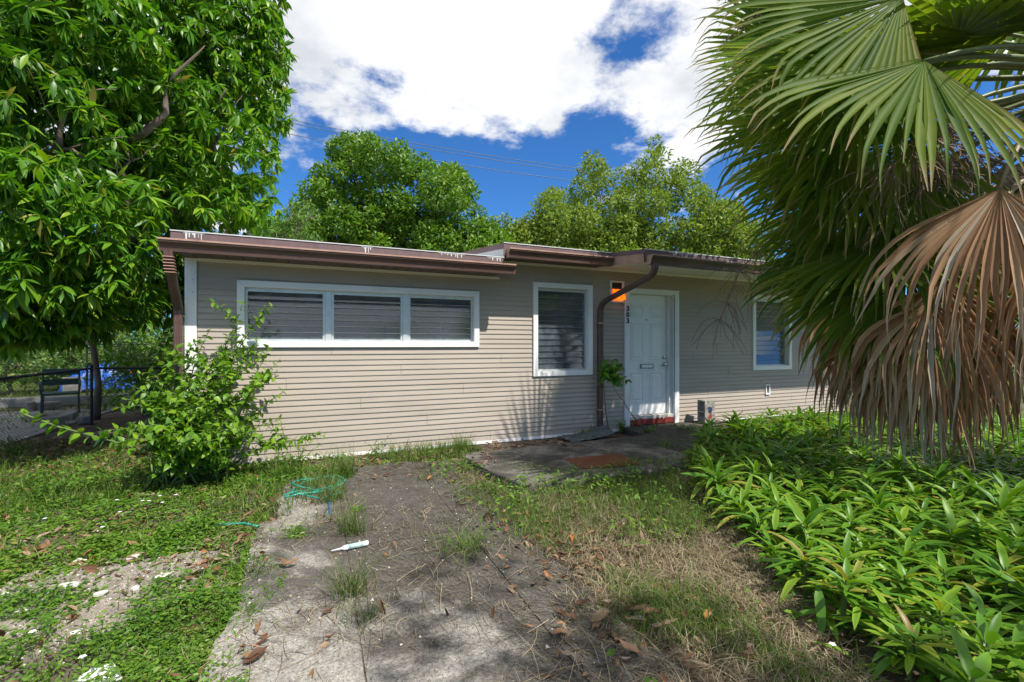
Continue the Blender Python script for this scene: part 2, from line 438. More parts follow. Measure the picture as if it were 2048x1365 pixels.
M['hedge'] = leafmat('hedge_leaf', [(0.0, (0.030, 0.09, 0.012)), (0.6, (0.075, 0.17, 0.02)), (1.0, (0.19, 0.27, 0.045))], 0.45, 0.35, (1.3, 1.4, 0.4), 0.35)
M['shrub'] = leafmat('shrub_leaf', [(0.0, (0.065, 0.17, 0.010)), (0.6, (0.125, 0.265, 0.014)), (1.0, (0.22, 0.36, 0.022))], 0.42, 0.36, (1.25, 1.3, 0.4), 0.4, stripe=(0.0, 0.12, (0.17, 0.26, 0.05), 0.5))
M['shrub_o'] = leafmat('shrub_leaf_near', [(0.0, (0.07, 0.185, 0.010)), (0.6, (0.13, 0.28, 0.014)), (1.0, (0.24, 0.38, 0.022))], 0.42, 0.36, (1.25, 1.3, 0.4), 0.4, island=False, stripe=(0.0, 0.12, (0.17, 0.26, 0.05), 0.5))
M['basket'] = leafmat('basket_plant_leaf', [(0.0, (0.06, 0.17, 0.016)), (0.45, (0.115, 0.25, 0.018)), (0.88, (0.21, 0.34, 0.024)), (0.95, (0.36, 0.36, 0.05)), (1.0, (0.30, 0.18, 0.07))], 0.42, 0.32, (1.25, 1.3, 0.4), 0.35,
                      stripe=(0.0, 0.85, (0.07, 0.19, 0.018), 0.55), along=(0.9, 1.0, (0.22, 0.13, 0.05), 0.5, 0.8))
M['basket_o'] = leafmat('basket_plant_leaf_near', [(0.0, (0.07, 0.19, 0.016)), (0.45, (0.125, 0.265, 0.018)), (0.88, (0.225, 0.36, 0.024)), (0.95, (0.38, 0.38, 0.05)), (1.0, (0.30, 0.18, 0.07))], 0.40, 0.32, (1.25, 1.3, 0.4), 0.35, island=False,
                      stripe=(0.0, 0.85, (0.075, 0.20, 0.018), 0.55), along=(0.92, 1.0, (0.22, 0.13, 0.05), 0.5, 0.8))
M['palm'] = leafmat('palm_blade', [(0.0, (0.055, 0.115, 0.012)), (0.5, (0.11, 0.18, 0.018)), (0.88, (0.165, 0.22, 0.022)), (0.96, (0.20, 0.22, 0.03)), (1.0, (0.30, 0.23, 0.09))], 0.55, 0.46, (1.4, 1.45, 0.4), 0.18,
                    along=(0.78, 0.97, (0.33, 0.25, 0.14), 0.15, 0.5))
M['deadpalm'] = leafmat('dead_palm_blade', [(0.0, (0.20, 0.105, 0.05)), (0.3, (0.38, 0.205, 0.10)), (0.65, (0.48, 0.295, 0.165)), (1.0, (0.50, 0.43, 0.34))], 0.65, 0.26, (1.1, 0.95, 0.8), 0.25,
                        along=(0.45, 0.95, (0.46, 0.385, 0.30), 0.0, 0.9))
M['grass'] = leafmat('grass_blade', [(0.0, (0.045, 0.10, 0.015)), (0.5, (0.085, 0.17, 0.02)), (0.85, (0.14, 0.22, 0.03)), (1.0, (0.28, 0.25, 0.10))], 0.5, 0.35, (1.2, 1.25, 0.5), 0.3)
M['tuft'] = leafmat('tuft_blade', [(0.0, (0.05, 0.10, 0.02)), (0.6, (0.10, 0.17, 0.03)), (1.0, (0.30, 0.26, 0.12))], 0.5, 0.35, (1.2, 1.2, 0.5), 0.3, along=(0.55, 1.0, (0.32, 0.26, 0.13), 0.3, 0.9))
M['straw'] = leafmat('dry_straw', [(0.0, (0.13, 0.095, 0.055)), (0.5, (0.27, 0.215, 0.135)), (1.0, (0.43, 0.36, 0.24))], 0.7, 0.12, (1, 1, 0.8), 0.2)
M['cover'] = leafmat('creeper_leaf', [(0.0, (0.045, 0.125, 0.012)), (0.5, (0.085, 0.20, 0.016)), (1.0, (0.17, 0.28, 0.03))], 0.45, 0.35, (1.25, 1.3, 0.4), 0.4, patch=(1.6, (0.16, 0.26, 0.02), 0.5))
M['dryleaf'] = leafmat('fallen_leaf', [(0.0, (0.065, 0.036, 0.022)), (0.35, (0.16, 0.075, 0.035)), (0.65, (0.22, 0.13, 0.07)), (0.88, (0.25, 0.20, 0.155)), (1.0, (0.36, 0.13, 0.03))], 0.6, 0.12, (1.1, 0.9, 0.6), 0.3, island=False)
M['litter'] = leafmat('leaf_litter', [(0.0, (0.10, 0.055, 0.03)), (0.5, (0.22, 0.12, 0.06)), (1.0, (0.32, 0.24, 0.17))], 0.7, 0.1, (1, 0.9, 0.7), 0.2)
M['gritmat'] = leafmat('grit_stone', [(0.0, (0.07, 0.06, 0.05)), (0.6, (0.22, 0.19, 0.16)), (0.9, (0.42, 0.38, 0.33)), (1.0, (0.6, 0.57, 0.52))], 0.9, 0.0, (1, 1, 1), 0.2)
M['petal'] = surf('white_petal', (0.75, 0.75, 0.78), 0.6, 0.05, 10)

# ------------------------------------------------------------------ leaf tools
def leaf_template(L=1.0, W=0.25, n=5, fold=0.18, droop=0.15, base=0.02, shape='lance', wave=0.0):
    t = np.linspace(0, 1, n + 1)
    if shape == 'lance': w = np.sin(np.pi * np.clip(t, 0, 1) ** 0.85) ** 0.9
    elif shape == 'ovate': w = np.sin(np.pi * t ** 0.62) ** 0.85
    elif shape == 'strap': w = np.minimum(1, np.minimum(t * 5 + 0.35, (1 - t) ** 0.6 * 1.75))
    w = np.maximum(w, base)
    V = []; al = []; ac = []
    for i, ti in enumerate(t):
        z = -droop * L * ti ** 2
        hw = W * L * 0.5 * w[i]
        zz = fold * hw * (1 + wave * math.sin(i * 2.1))
        V += [(ti * L, -hw, z + zz), (ti * L, 0, z), (ti * L, hw, z + zz)]
        al += [ti] * 3; ac += [1, 0, 1]
    F = []
    for i in range(n):
        a = i * 3
        F += [(a, a + 3, a + 4, a + 1), (a + 1, a + 4, a + 5, a + 2)]
    return np.array(V), np.array(F), np.array(al), np.array(ac, float)
def basis(d, up=(0, 0, 1), roll=None):
    d = d / np.linalg.norm(d, axis=1, keepdims=True)
    u = np.broadcast_to(np.asarray(up, float), d.shape)
    y = np.cross(u, d); nl = np.linalg.norm(y, axis=1, keepdims=True)
    y = np.where(nl < 1e-3, np.array([[0, 1, 0]]), y / np.maximum(nl, 1e-6))
    z = np.cross(d, y)
    if roll is not None:
        c, s = np.cos(roll)[:, None], np.sin(roll)[:, None]
        y, z = c * y + s * z, -s * y + c * z
    return np.stack([d, y, z], axis=2)
def merge_leaves(name, tmpl, pos, B, sc, smooth=True):
    V, F, al, ac = tmpl
    n = len(pos); k = len(V)
    X = np.einsum('nij,vj->nvi', B, V) * sc[:, None, None] + pos[:, None, :]
    FF = (F[None] + (np.arange(n) * k)[:, None, None]).reshape(-1, F.shape[1])
    return fast_mesh(name, X.reshape(-1, 3), FF, {'along': np.tile(al, n), 'across': np.tile(ac, n)}, smooth)
def tmpl_mesh(name, tmpl):
    V, F, al, ac = tmpl
    return fast_mesh(name, V, F, {'along': al, 'across': ac}, True)
def place_leaf(name, me, pos, B, sc, parent):
    o = bpy.data.objects.new(name, me)
    m = Matrix(((B[0][0]*sc, B[0][1]*sc, B[0][2]*sc, pos[0]), (B[1][0]*sc, B[1][1]*sc, B[1][2]*sc, pos[1]),
                (B[2][0]*sc, B[2][1]*sc, B[2][2]*sc, pos[2]), (0, 0, 0, 1)))
    link(o, parent)
    o.matrix_local = Matrix.Translation(-parent.location) @ m if parent is not None else m
    return o
def unit_sphere(n):
    v = RNG.normal(size=(n, 3)); return v / np.linalg.norm(v, axis=1, keepdims=True)
def pick_nearest(pos, n, x0=-60, x1=2108, y0=-60, y1=1425):
    px, py, f = topix(pos)
    ok = (px > x0) & (px < x1) & (py > y0) & (py < y1) & (f > 0.3)
    key = np.where(ok, f, 1e6)
    idx = np.argsort(key)[:n]
    return idx[key[idx] < 1e5]
def dist_poly(P, poly):
    """inside test for points (n,2)"""
    x, y = P[:, 0], P[:, 1]; ins = np.zeros(len(P), bool); j = len(poly) - 1
    for i in range(len(poly)):
        xi, yi = poly[i]; xj, yj = poly[j]
        c = ((yi > y) != (yj > y)) & (x < (xj - xi) * (y - yi) / (yj - yi + 1e-12) + xi)
        ins ^= c; j = i
    return ins
def vnoise(P, s, seed=0):
    """cheap smooth value noise on (n,2) -> 0..1"""
    r = np.random.default_rng(seed).random((64, 64))
    q = P * s; i = np.floor(q).astype(int); f = q - i; f = f * f * (3 - 2 * f)
    g = lambda a, b: r[(i[:, 0] + a) % 64, (i[:, 1] + b) % 64]
    return (g(0,0)*(1-f[:,0])+g(1,0)*f[:,0])*(1-f[:,1]) + (g(0,1)*(1-f[:,0])+g(1,1)*f[:,0])*f[:,1]

# ------------------------------------------------------------------ ground and paving
GZ = -0.03
def ground():
    n = 60
    xs = np.concatenate([[-400, -120, -50, -25], np.linspace(-14, 16, n), [30, 60, 140, 400]])
    ys = np.concatenate([[-300, -90, -30], np.linspace(-8, 18, n), [30, 60, 150, 600]])
    X, Y = np.meshgrid(xs, ys, indexing='ij')
    P = np.stack([X.ravel(), Y.ravel()], 1)
    Z = GZ - 0.01 + (vnoise(P, 1.1, 3) - 0.5) * 0.03 * (np.abs(P[:, 0]) < 13)
    V = np.column_stack([P, Z]); ny = len(ys)
    F = [(i*ny+j, (i+1)*ny+j, (i+1)*ny+j+1, i*ny+j+1) for i in range(len(xs)-1) for j in range(ny-1)]
    o = obj('ground', fast_mesh('ground', V, np.array(F), smooth=True), M['ground']); tag(o, kind='structure')
ground()
def ragged(x0, y0, x1, y1, amp, sides, step=0.09, seed=1):
    rr = random.Random(seed); pts = []
    def run(ax, ay, bx, by, on):
        n = max(1, int(math.hypot(bx-ax, by-ay) / step)); nx, ny = -(by-ay), bx-ax; l = math.hypot(nx, ny); ph = rr.random()*6
        for i in range(n):
            t = i / n; a = 0 if (not on or i == 0) else amp*(0.6*math.sin(ph+t*9)+0.6*math.sin(ph*2+t*23)+rr.uniform(-.5,.5))
            pts.append((ax+(bx-ax)*t+nx/l*a, ay+(by-ay)*t+ny/l*a))
    run(x0,y0,x1,y0,'b' in sides); run(x1,y0,x1,y1,'r' in sides); run(x1,y1,x0,y1,'t' in sides); run(x0,y1,x0,y0,'l' in sides)
    return pts
drive = empty('driveway', (0, 0, 0)); tag(drive, kind='structure')
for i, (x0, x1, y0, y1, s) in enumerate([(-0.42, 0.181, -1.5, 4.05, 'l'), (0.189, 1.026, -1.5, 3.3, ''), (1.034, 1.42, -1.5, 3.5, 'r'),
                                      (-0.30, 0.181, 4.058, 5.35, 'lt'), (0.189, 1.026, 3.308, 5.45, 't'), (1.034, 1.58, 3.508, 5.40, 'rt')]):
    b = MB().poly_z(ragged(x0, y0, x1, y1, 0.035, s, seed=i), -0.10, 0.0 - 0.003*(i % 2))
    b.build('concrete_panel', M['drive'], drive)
o = MB().box((-.30, -1.4, -.09), (1.55, 5.3, -.008)).build('joint_soil', M['ground'], drive)
stoop = empty('entrance_slab', (0, 0, 0)); tag(stoop, kind='structure')
b = MB(); c = [(1.84, 3.92), (4.15, 3.85), (4.15, 5.42), (1.78, 5.40), (1.66, 5.36), (1.62, 5.24), (1.68, 4.5)]
b.poly_z(c, -0.08, 0.055); b.build('concrete_panel', M['stoop'], stoop, bevel=0.02)
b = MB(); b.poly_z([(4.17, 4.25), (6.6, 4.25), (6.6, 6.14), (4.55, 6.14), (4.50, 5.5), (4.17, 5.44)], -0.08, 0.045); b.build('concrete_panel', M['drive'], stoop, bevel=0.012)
# sandy bare strip
sp = [gnd(*q) for q in ((-60,1210),(60,1140),(180,1115),(300,1105),(430,1095),(470,1120),(455,1170),(330,1215),(230,1255),(120,1290),(-40,1330))]
b = MB(); pts = []
for i, p in enumerate(sp):
    q = sp[(i+1) % len(sp)]
    for t in np.linspace(0, 1, 6)[:-1]:
        r_ = p.lerp(q, t); pts.append((r_.x + random.uniform(-.04,.04), r_.y + random.uniform(-.04,.04)))
SAND = pts
b.poly_z(pts, -0.06, GZ + 0.012); o = b.build('bare_dirt', M['sand']); tag(o, kind='structure')

# ------------------------------------------------------------------ house
WY = 6.16          # face of the wall behind the boards
house = empty('house', (4.4, WY, 0)); tag(house, 'single storey beige sided house with brown gutters and white door', 'house')
HL = Vector(house.location)
def hb(mb, name, mat, parent=None, **k):
    """house part given in world coordinates"""
    o = mb.build(name, mat, parent or house, **k)
    o.location = -HL if (parent is None or parent is house) else (0, 0, 0)
    return o
def hpart(name, parent=None):
    e = empty(name, -HL, 0, house); return e
HX0, HX1 = -1.367, 10.35
ZL, ZR = 2.37, 2.61          # wall tops: left wing, right wing
STEPX = 2.36
OPEN = [(-0.80, 2.05, 1.42, 2.085), (3.03, 3.95, 0.98, 2.27), (7.65, 8.60, 0.97, 2.28), (4.70, 5.68, 0.0, 2.25), (4.37, 4.60, 2.10, 2.41)]
wallp = hpart('wall')
def wall_core():
    xs = sorted(set([HX0, STEPX, HX1] + [v for o in OPEN for v in o[:2]]))
    b = MB()
    for x0, x1 in zip(xs[:-1], xs[1:]):
        top = ZL + 0.02 if x1 <= STEPX + 1e-6 else ZR + 0.02
        cuts = [(o[2], o[3]) for o in OPEN if o[0] <= x0 + 1e-6 and o[1] >= x1 - 1e-6]
        z = -0.05
        for a, c in sorted(cuts):
            if a > z + 1e-3: b.box((x0, WY + 0.004, z), (x1, WY + 0.14, a))
            z = c
        b.box((x0, WY + 0.004, z), (x1, WY + 0.14, top))
    b.box((HX0, WY + 0.14, -0.05), (HX0 + 0.14, 14.0, ZL)); b.box((HX1 - 0.14, WY + 0.14, -0.05), (HX1, 14.0, ZR))
    b.box((HX0 + .14, 13.86, -0.05), (HX1 - .14, 14.0, ZL))
    hb(b, 'core', M['siding'], wallp)
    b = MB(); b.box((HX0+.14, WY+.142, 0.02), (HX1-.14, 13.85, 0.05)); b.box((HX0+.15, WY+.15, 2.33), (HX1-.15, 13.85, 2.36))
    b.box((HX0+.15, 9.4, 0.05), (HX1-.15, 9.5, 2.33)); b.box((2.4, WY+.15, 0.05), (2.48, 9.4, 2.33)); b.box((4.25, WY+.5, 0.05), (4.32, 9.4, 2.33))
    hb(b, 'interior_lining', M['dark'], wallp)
    # blinds behind the long window and the far window
    b = MB()
    for k in range(24):
        b.box((7.68, WY+.22, 0.98+k*0.053), (8.58, WY+.224, 1.028+k*0.053))
    hb(b, 'blind', M['curtain'], wallp)
wall_core()
def siding():
    pitch = 0.0693; lip = 0.0145; r = random.Random(4)
    trims = [(-0.861, 2.114, 1.36, 2.145), (2.968, 4.009, 0.917, 2.33), (7.583, 8.66, 0.906, 2.345), (4.63, 5.77, -0.1, 2.325), (4.345, 4.625, 2.075, 2.435), (7.93, 8.05, 0.43, 0.63)]
    nL = int(round(ZL / pitch)); nR = int(math.ceil((ZR - 0.0) / pitch))
    for k in range(nR):
        z0 = 0.02 + k * pitch; z1 = z0 + pitch
        spans = [(HX0 + 0.115, HX1 - 0.02)] if z0 < ZL - 0.03 else [(STEPX - 0.02, HX1 - 0.02)]
        top = ZL - 0.005 if z0 < ZL - 0.03 else ZR
        for (a, c, lo, hi) in trims:
            if lo < z1 - 0.02 and hi > z0 + 0.02:
                ns = []
                for s in spans:
                    if c <= s[0] or a >= s[1]: ns.append(s); continue
                    if a + 0.02 > s[0]: ns.append((s[0], a + 0.02))
                    if c - 0.02 < s[1]: ns.append((c - 0.02, s[1]))
                spans = ns
        off = (k // 2 * 1.37) % 3.6
        for s in spans:
            cuts = [s[0]] + [x for x in np.arange(HX0 + off, HX1, 3.66) if s[0] + 0.35 < x < s[1] - 0.35] + [s[1]]
            for q, (a, c) in enumerate(zip(cuts[:-1], cuts[1:])):
                zt = min(z1, (ZR if a > STEPX - 0.3 else top)) + 0.004
                e = 0.0012 * (q % 2)
                y0 = WY + 0.003
                prof = [(y0, z0 + 0.004), (WY - lip - e, z0), (WY - lip - 0.001 - e, z0 + 0.008), (WY - 0.004 - e, zt), (y0, zt)]
                b = MB().extr_x(prof, a + 0.0015, c - (0.0015 if q < len(cuts) - 2 else 0)); hb(b, 'siding_board', M['siding'], wallp)
    b = MB().box((HX0 + 0.1, WY - 0.022, -0.025), (4.62, WY - 0.002, 0.018)); hb(b, 'base_strip', M['white'], wallp)
    b = MB().box((5.78, WY - 0.022, 0.0), (HX1, WY - 0.002, 0.018)); hb(b, 'base_strip', M['white'], wallp)
    b = MB().box((HX0 - 0.002, WY - 0.030, -0.02), (HX0 + 0.112, WY + 0.05, ZL)); hb(b, 'corner_trim', M['white'], wallp, bevel=0.004)
    b = MB().box((HX0 + 0.114, WY - 0.045, ZL - 0.035), (2.42, WY - 0.001, ZL)); hb(b, 'wall_top_trim', M['white'], wallp)
    b = MB().box((2.44, WY - 0.045, ZR - 0.035), (HX1, WY - 0.001, ZR)); hb(b, 'wall_top_trim', M['white'], wallp)
    for z in (2.12, 1.98):
        hb(MB().box((HX0 + .07, WY - .034, z), (HX0 + .078, WY - .030, z + .008)), 'nail', M['black'], wallp)
siding()

def frame_boards(par, x0, x1, z0, z1, w, yf, yb, mat, name='casing_board'):
    """four mitred boards"""
    for P in ([(x0,z0),(x1,z0),(x1-w,z0+w),(x0+w,z0+w)], [(x1,z0),(x1,z1),(x1-w,z1-w),(x1-w,z0+w)], [(x1,z1),(x0,z1),(x0+w,z1-w),(x1-w,z1-w)], [(x0,z1),(x0,z0),(x0+w,z0+w),(x0+w,z1-w)]):
        cx = sum(p[0] for p in P)/4; cz = sum(p[1] for p in P)/4
        P = [(cx+(p[0]-cx)*0.9985, cz+(p[1]-cz)*0.9985) for p in P]
        V = [(p[0], yf, p[1]) for p in P] + [(p[0], yb, p[1]) for p in P]
        F = [(0,1,2,3),(7,6,5,4)] + [(i,(i+1)%4,4+(i+1)%4,4+i) for i in range(4)]
        hb(MB().add(V, F), name, mat, par)
def louvers(par, x0, x1, z0, z1, n, yc, tilt=15):
    p = (z1 - z0) / n; h = p * 1.06; t = 0.012; a = R(tilt)
    me = None
    for k in range(n):
        zc = z0 + p * (k + 0.5)
        b = MB(); hx = (x1 - x0) / 2
        # pane leaning: bottom edge further out
        V = []
        for (sy, sz) in ((-1,-1),(1,-1),(1,1),(-1,1)):
            y = sy*t/2*math.cos(a) + sz*h/2*math.sin(a); z = sz*h/2*math.cos(a) - sy*t/2*math.sin(a)
            V.append((y, z))
        if me is None:
            VV = [(-hx, y, z) for y, z in V] + [(hx, y, z) for y, z in V]
            b.add(VV, [(3,7,4,0),(1,5,6,2),(0,4,5,1),(2,6,7,3),(0,1,2,3),(7,6,5,4)]); b.mi = [0, 0, 1, 1, 1, 1]
            me = b.mesh('louver_pane'); me.materials.append(M['glass']); me.materials.append(M['glassedge'])
            mis = [p_.material_index for p_ in me.polygons]
        o = obj('louver_pane', me, None, par, ((x0+x1)/2, yc, zc))
        d = random.uniform(-1.5, 1.5); o.rotation_euler = (R(d), 0, 0)
# long triple window
def jalousie(x0, x1, z0, z1, bays, nl, label=None):
    w = hpart('window')
    if label: w['label'] = label
    cw = 0.075
    frame_boards(w, x0, x1, z0, z1, cw, WY - 0.040, WY + 0.02, M['white'])
    # reveal
    ix0, ix1, iz0, iz1 = x0+cw-0.004, x1-cw+0.004, z0+cw-0.004, z1-cw+0.004
    b = MB(); b.box((ix0-.03, WY+.021, iz0-.02), (ix0, WY+.12, iz1+.02)); b.box((ix1, WY+.021, iz0-.02), (ix1+.03, WY+.12, iz1+.02))
    b.box((ix0, WY+.021, iz0-.03), (ix1, WY+.12, iz0)); b.box((ix0, WY+.021, iz1), (ix1, WY+.12, iz1+.03)); hb(b, 'reveal', M['white'], w)
    edges = [ix0] + bays + [ix1]
    for m in bays:
        hb(MB().box((m-.035, WY+.022, iz0+.001), (m+.035, WY+.10, iz1-.001)), 'mullion', M['alu'], w)
    for a, c in zip(edges[:-1], edges[1:]):
        a2 = a + (0.037 if a != ix0 else 0.002); c2 = c - (0.037 if c != ix1 else 0.002)
        b = MB(); f = 0.028
        b.box((a2, WY+.035, iz0+.002), (a2+f, WY+.095, iz1-.002)); b.box((c2-f, WY+.035, iz0+.002), (c2, WY+.095, iz1-.002))
        b.box((a2+f+.001, WY+.035, iz0+.002), (c2-f-.001, WY+.095, iz0+f)); b.box((a2+f+.001, WY+.030, iz1-f-.02), (c2-f-.001, WY+.095, iz1-.002))
        hb(b, 'sash', M['alu'], w)
        louvers(w, a2+f+.002, c2-f-.002, iz0+f+.003, iz1-f-.024, nl, WY+.062)
jalousie(-0.861, 2.114, 1.36, 2.145, [0.127, 1.09], 7)
jalousie(2.968, 4.009, 0.917, 2.33, [], 13)
jalousie(7.583, 8.66, 0.906, 2.345, [], 13)

# entrance door
door = hpart('door')
DX0, DX1, DZ0, DZ1 = 4.735, 5.60, 0.205, 2.235
def do_door():
    frame = [(4.63, 4.725, 0.03, 2.325), (5.675, 5.77, 0.03, 2.325)]
    for a, c, lo, hi in frame: hb(MB().box((a, WY - .045, lo), (c, WY + .02, hi)), 'casing_board', M['white'], door, bevel=0.003)
    hb(MB().box((4.727, WY - .045, 2.245), (5.673, WY + .02, 2.325)), 'casing_board', M['white'], door, bevel=0.003)
    b = MB(); b.box((4.70, WY+.021, .20), (4.732, WY+.14, 2.25)); b.box((5.605, WY+.021, .20), (5.68, WY+.14, 2.25)); b.box((4.733, WY+.021, 2.238), (5.604, WY+.14, 2.27)); hb(b, 'jamb', M['white'], door)
    b = MB(); b.box((5.655, WY-.048, .25), (5.672, WY-.0455, 2.2)); b.box((4.7, WY+.15, .1), (5.7, WY+.2, 2.3)); hb(b, 'weather_strip', M['curtain'], door)
    leaf = hb(MB().box((DX0, WY + .085, DZ0), (DX1, WY + .13, DZ1)), 'leaf', M['door'], door)
    w = 0.265
    def panel(xc, z0, z1):
        x0, x1 = xc - w/2, xc + w/2; y = WY + .085; b = MB()
        # moulded groove and raised field
        rings = [(0.0, 0.0), (0.010, -0.009), (0.022, -0.001), (0.032, 0.0015), (0.060, -0.008)]
        V = []; F = []
        for ins, dy in rings:
            V += [(x0+ins, y+dy-.002, z0+ins), (x1-ins, y+dy-.002, z0+ins), (x1-ins, y+dy-.002, z1-ins), (x0+ins, y+dy-.002, z1-ins)]
        for i in range(len(rings)-1):
            for j in range(4): F.append((i*4+j, i*4+(j+1)%4, (i+1)*4+(j+1)%4, (i+1)*4+j))
        n = (len(rings)-1)*4; F.append((n, n+1, n+2, n+3))
        b.add(V, F); hb(b, 'panel', M['door'], door)
    for xc in (4.965, 5.37):
        panel(xc, 1.86, 2.06); panel(xc, 1.13, 1.76); panel(xc, 0.42, 0.92)
    s = MB().box((5.03, WY+.070, 0.985), (5.31, WY+.083, 1.065)); hb(s, 'mail_slot', M['slot'], door, bevel=0.004)
    hb(MB().box((5.055, WY+.062, 1.000), (5.285, WY+.0695, 1.05)), 'mail_flap', M['white'], door, bevel=0.002)
    def knob(x, z, r, d, name):
        b = MB(); prof = [(0, r), (0.006, r), (0.008, r*.45), (d*.5, r*.42), (d*.6, r*.9), (d*.9, r*.95), (d, r*.5)]
        b.tube([(x, WY+.084-q[0], z) for q in prof], [q[1] for q in prof], 14); hb(b, name, M['steel'], door, smooth=True)
    knob(5.535, 1.175, 0.032, 0.035, 'deadbolt'); knob(5.535, 1.05, 0.036, 0.07, 'door_knob')
    hb(MB().tube([(5.168, WY+.084, 1.815), (5.168, WY+.078, 1.815)], 0.011, 10), 'peephole', M['black'], door)
do_door()
# painted step below the door
st = hpart('door_step')
def step_mat():
    m, nt, N, L, out = mat_new('chipped_red_step'); p = N.new('ShaderNodeBsdfPrincipled'); L.new(p.outputs[0], out.inputs[0])
    v = objvec(N, True); sp = N.new('ShaderNodeSeparateXYZ'); L.new(v, sp.inputs[0])
    n = noise(N, L, v, 14, 6, 0.65)
    s = N.new('ShaderNodeMath'); s.operation = 'MULTIPLY_ADD'; s.inputs[1].default_value = 0.16; L.new(n, s.inputs[0]); L.new(sp.outputs['Z'], s.inputs[2])
    f = mrange(N, L, s.outputs[0], 0.225, 0.235)
    red = ramp(N, L, noise(N, L, v, 30, 5, 0.7), [(0.35, (0.20, 0.022, 0.014)), (0.62, (0.28, 0.040, 0.025)), (0.72, (0.45, 0.36, 0.30))])
    c = mixc(N, L, f, red, (0.55, 0.52, 0.46)); L.new(c, p.inputs['Base Color']); p.inputs['Roughness'].default_value = 0.75
    L.new(bump(N, L, n, 0.5, 0.01), p.inputs['Normal']); return m
hb(MB().box((4.727, WY - .02, 0.05), (5.673, WY + .084, 0.2)), 'riser', step_mat(), st, bevel=0.006)
# house number, one digit below the other
for ch, z in (('3', 1.945), ('0', 1.845), ('3', 1.745)):
    cu = bpy.data.curves.new('house_number', 'FONT'); cu.body = ch; cu.size = 0.115; cu.extrude = 0.004; cu.align_x = 'CENTER'
    cu.materials.append(M['black']); cu.offset = 0.003
    tmp = bpy.data.objects.new('house_number', cu); COL.objects.link(tmp); bpy.context.view_layer.update()
    me = bpy.data.meshes.new_from_object(tmp.evaluated_get(bpy.context.evaluated_depsgraph_get())); bpy.data.objects.remove(tmp)
    o = bpy.data.objects.new('house_number', me); link(o, house)
    o.location = Vector((4.678, WY - .051, z)) - HL; o.rotation_euler = (R(90), 0, 0)
# porch lamp
lamp = hpart('porch_lamp')
frame_boards(lamp, 4.35, 4.62, 2.08, 2.43, 0.026, WY - .035, WY + .02, M['white'], 'frame_board')
hb(MB().box((4.373, WY + .0, 2.10), (4.597, WY + .10, 2.41)), 'back_box', M['black'], lamp)
hb(MB().add([(4.40,WY-.004,2.11),(4.595,WY-.004,2.11),(4.595,WY-.11,2.125),(4.42,WY-.11,2.125),(4.40,WY-.004,2.30),(4.595,WY-.004,2.30),(4.595,WY-.08,2.27),(4.42,WY-.08,2.27)],
    [(0,3,2,1),(4,5,6,7),(0,1,5,4),(1,2,6,5),(2,3,7,6),(3,0,4,7)]), 'amber_glass', M['amber'], lamp, bevel=0.006)
# wall outlet
vent = hpart('wall_outlet')
frame_boards(vent, 7.93, 8.05, 0.43, 0.63, 0.026, WY - .035, WY + .01, M['white'], 'frame_board')
hb(MB().box((7.95, WY-.010, .45), (8.03, WY+.003, .61)), 'plate', M['curtain'], vent)
for z in (.49, .55): hb(MB().box((7.975, WY-.014, z), (8.005, WY-.0105, z+.035)), 'socket', M['black'], vent)

# ---- roofs
SL = 0.12
def roof(x0, x1, yf, zf, name='roof', zr=None):
    r = hpart(name)
    yr = 10.1; zr = zf + SL * (yr - yf); yb = 14.5; zb = zr - SL * (yb - yr)
    b = MB().extr_x([(yf, zf), (yf, zf - .16), (yr, zr - .16), (yb, zb - .16), (yb, zb), (yr, zr)], x0, x1)
    hb(b, 'deck', M['coating'], r)
    return r
YF_L, ZF_L = 5.745, 2.575
YF_M, ZF_M = 5.745, 2.775
YF_P = 4.97; ZF_P = ZF_M - SL * (YF_M - YF_P)
rl = roof(-1.40, 2.325, YF_L, ZF_L)
rm = roof(2.35, 10.9, YF_M, ZF_M)
b = MB().extr_x([(YF_P, ZF_P), (YF_P, ZF_P - .16), (YF_M - .002, ZF_M - .16), (YF_M - .002, ZF_M)], 4.09, 10.9); hb(b, 'porch_deck', M['coating'], rm)
def fascia(par, x0, x1, y, ztop, h=0.17):
    hb(MB().box((x0, y - .022, ztop - h), (x1, y - .002, ztop - .004)), 'fascia_board', M['fascia'], par)
    hb(MB().box((x0 - .004, y - .030, ztop - .003), (x1 + .004, y + .03, ztop + .008)), 'drip_edge', M['coating'], par)
fascia(rl, -1.40, 2.325, YF_L, ZF_L); fascia(rm, 2.33, 4.085, YF_M, ZF_M); fascia(rm, 4.07, 10.9, YF_P, ZF_P)
# returns: left gable side of the upper roof, side of the porch roof
def side_board(par, x, y0, z0, y1, z1, h, mat, name, th=.02):
    V = [(x, y0, z0), (x, y1, z1), (x, y1, z1 - h), (x, y0, z0 - h), (x + th, y0, z0), (x + th, y1, z1), (x + th, y1, z1 - h), (x + th, y0, z0 - h)]
    hb(MB().add(V, [(0,1,2,3),(7,6,5,4),(0,4,5,1),(1,5,6,2),(2,6,7,3),(3,7,4,0)]), name, mat, par)
side_board(rm, 2.326, YF_M - .02, ZF_M + .002, 10.1, ZF_M + SL*(10.1 - YF_M), .075, M['fascia'], 'gable_fascia')
side_board(rm, 2.334, YF_M - .0, ZF_M - .074, 10.1, ZF_M - .074 + SL*(10.1 - YF_M), .14, M['galv'], 'gable_infill', .014)
side_board(rm, 4.066, YF_P - .02, ZF_P + .004, YF_M - .026, ZF_M + .004 , .06, M['fascia'], 'return_fascia')
side_board(rm, 4.070, YF_P - .02, ZF_P - .058, YF_M - .026, ZF_M - .058, .12, M['browntan'], 'return_board', .016)
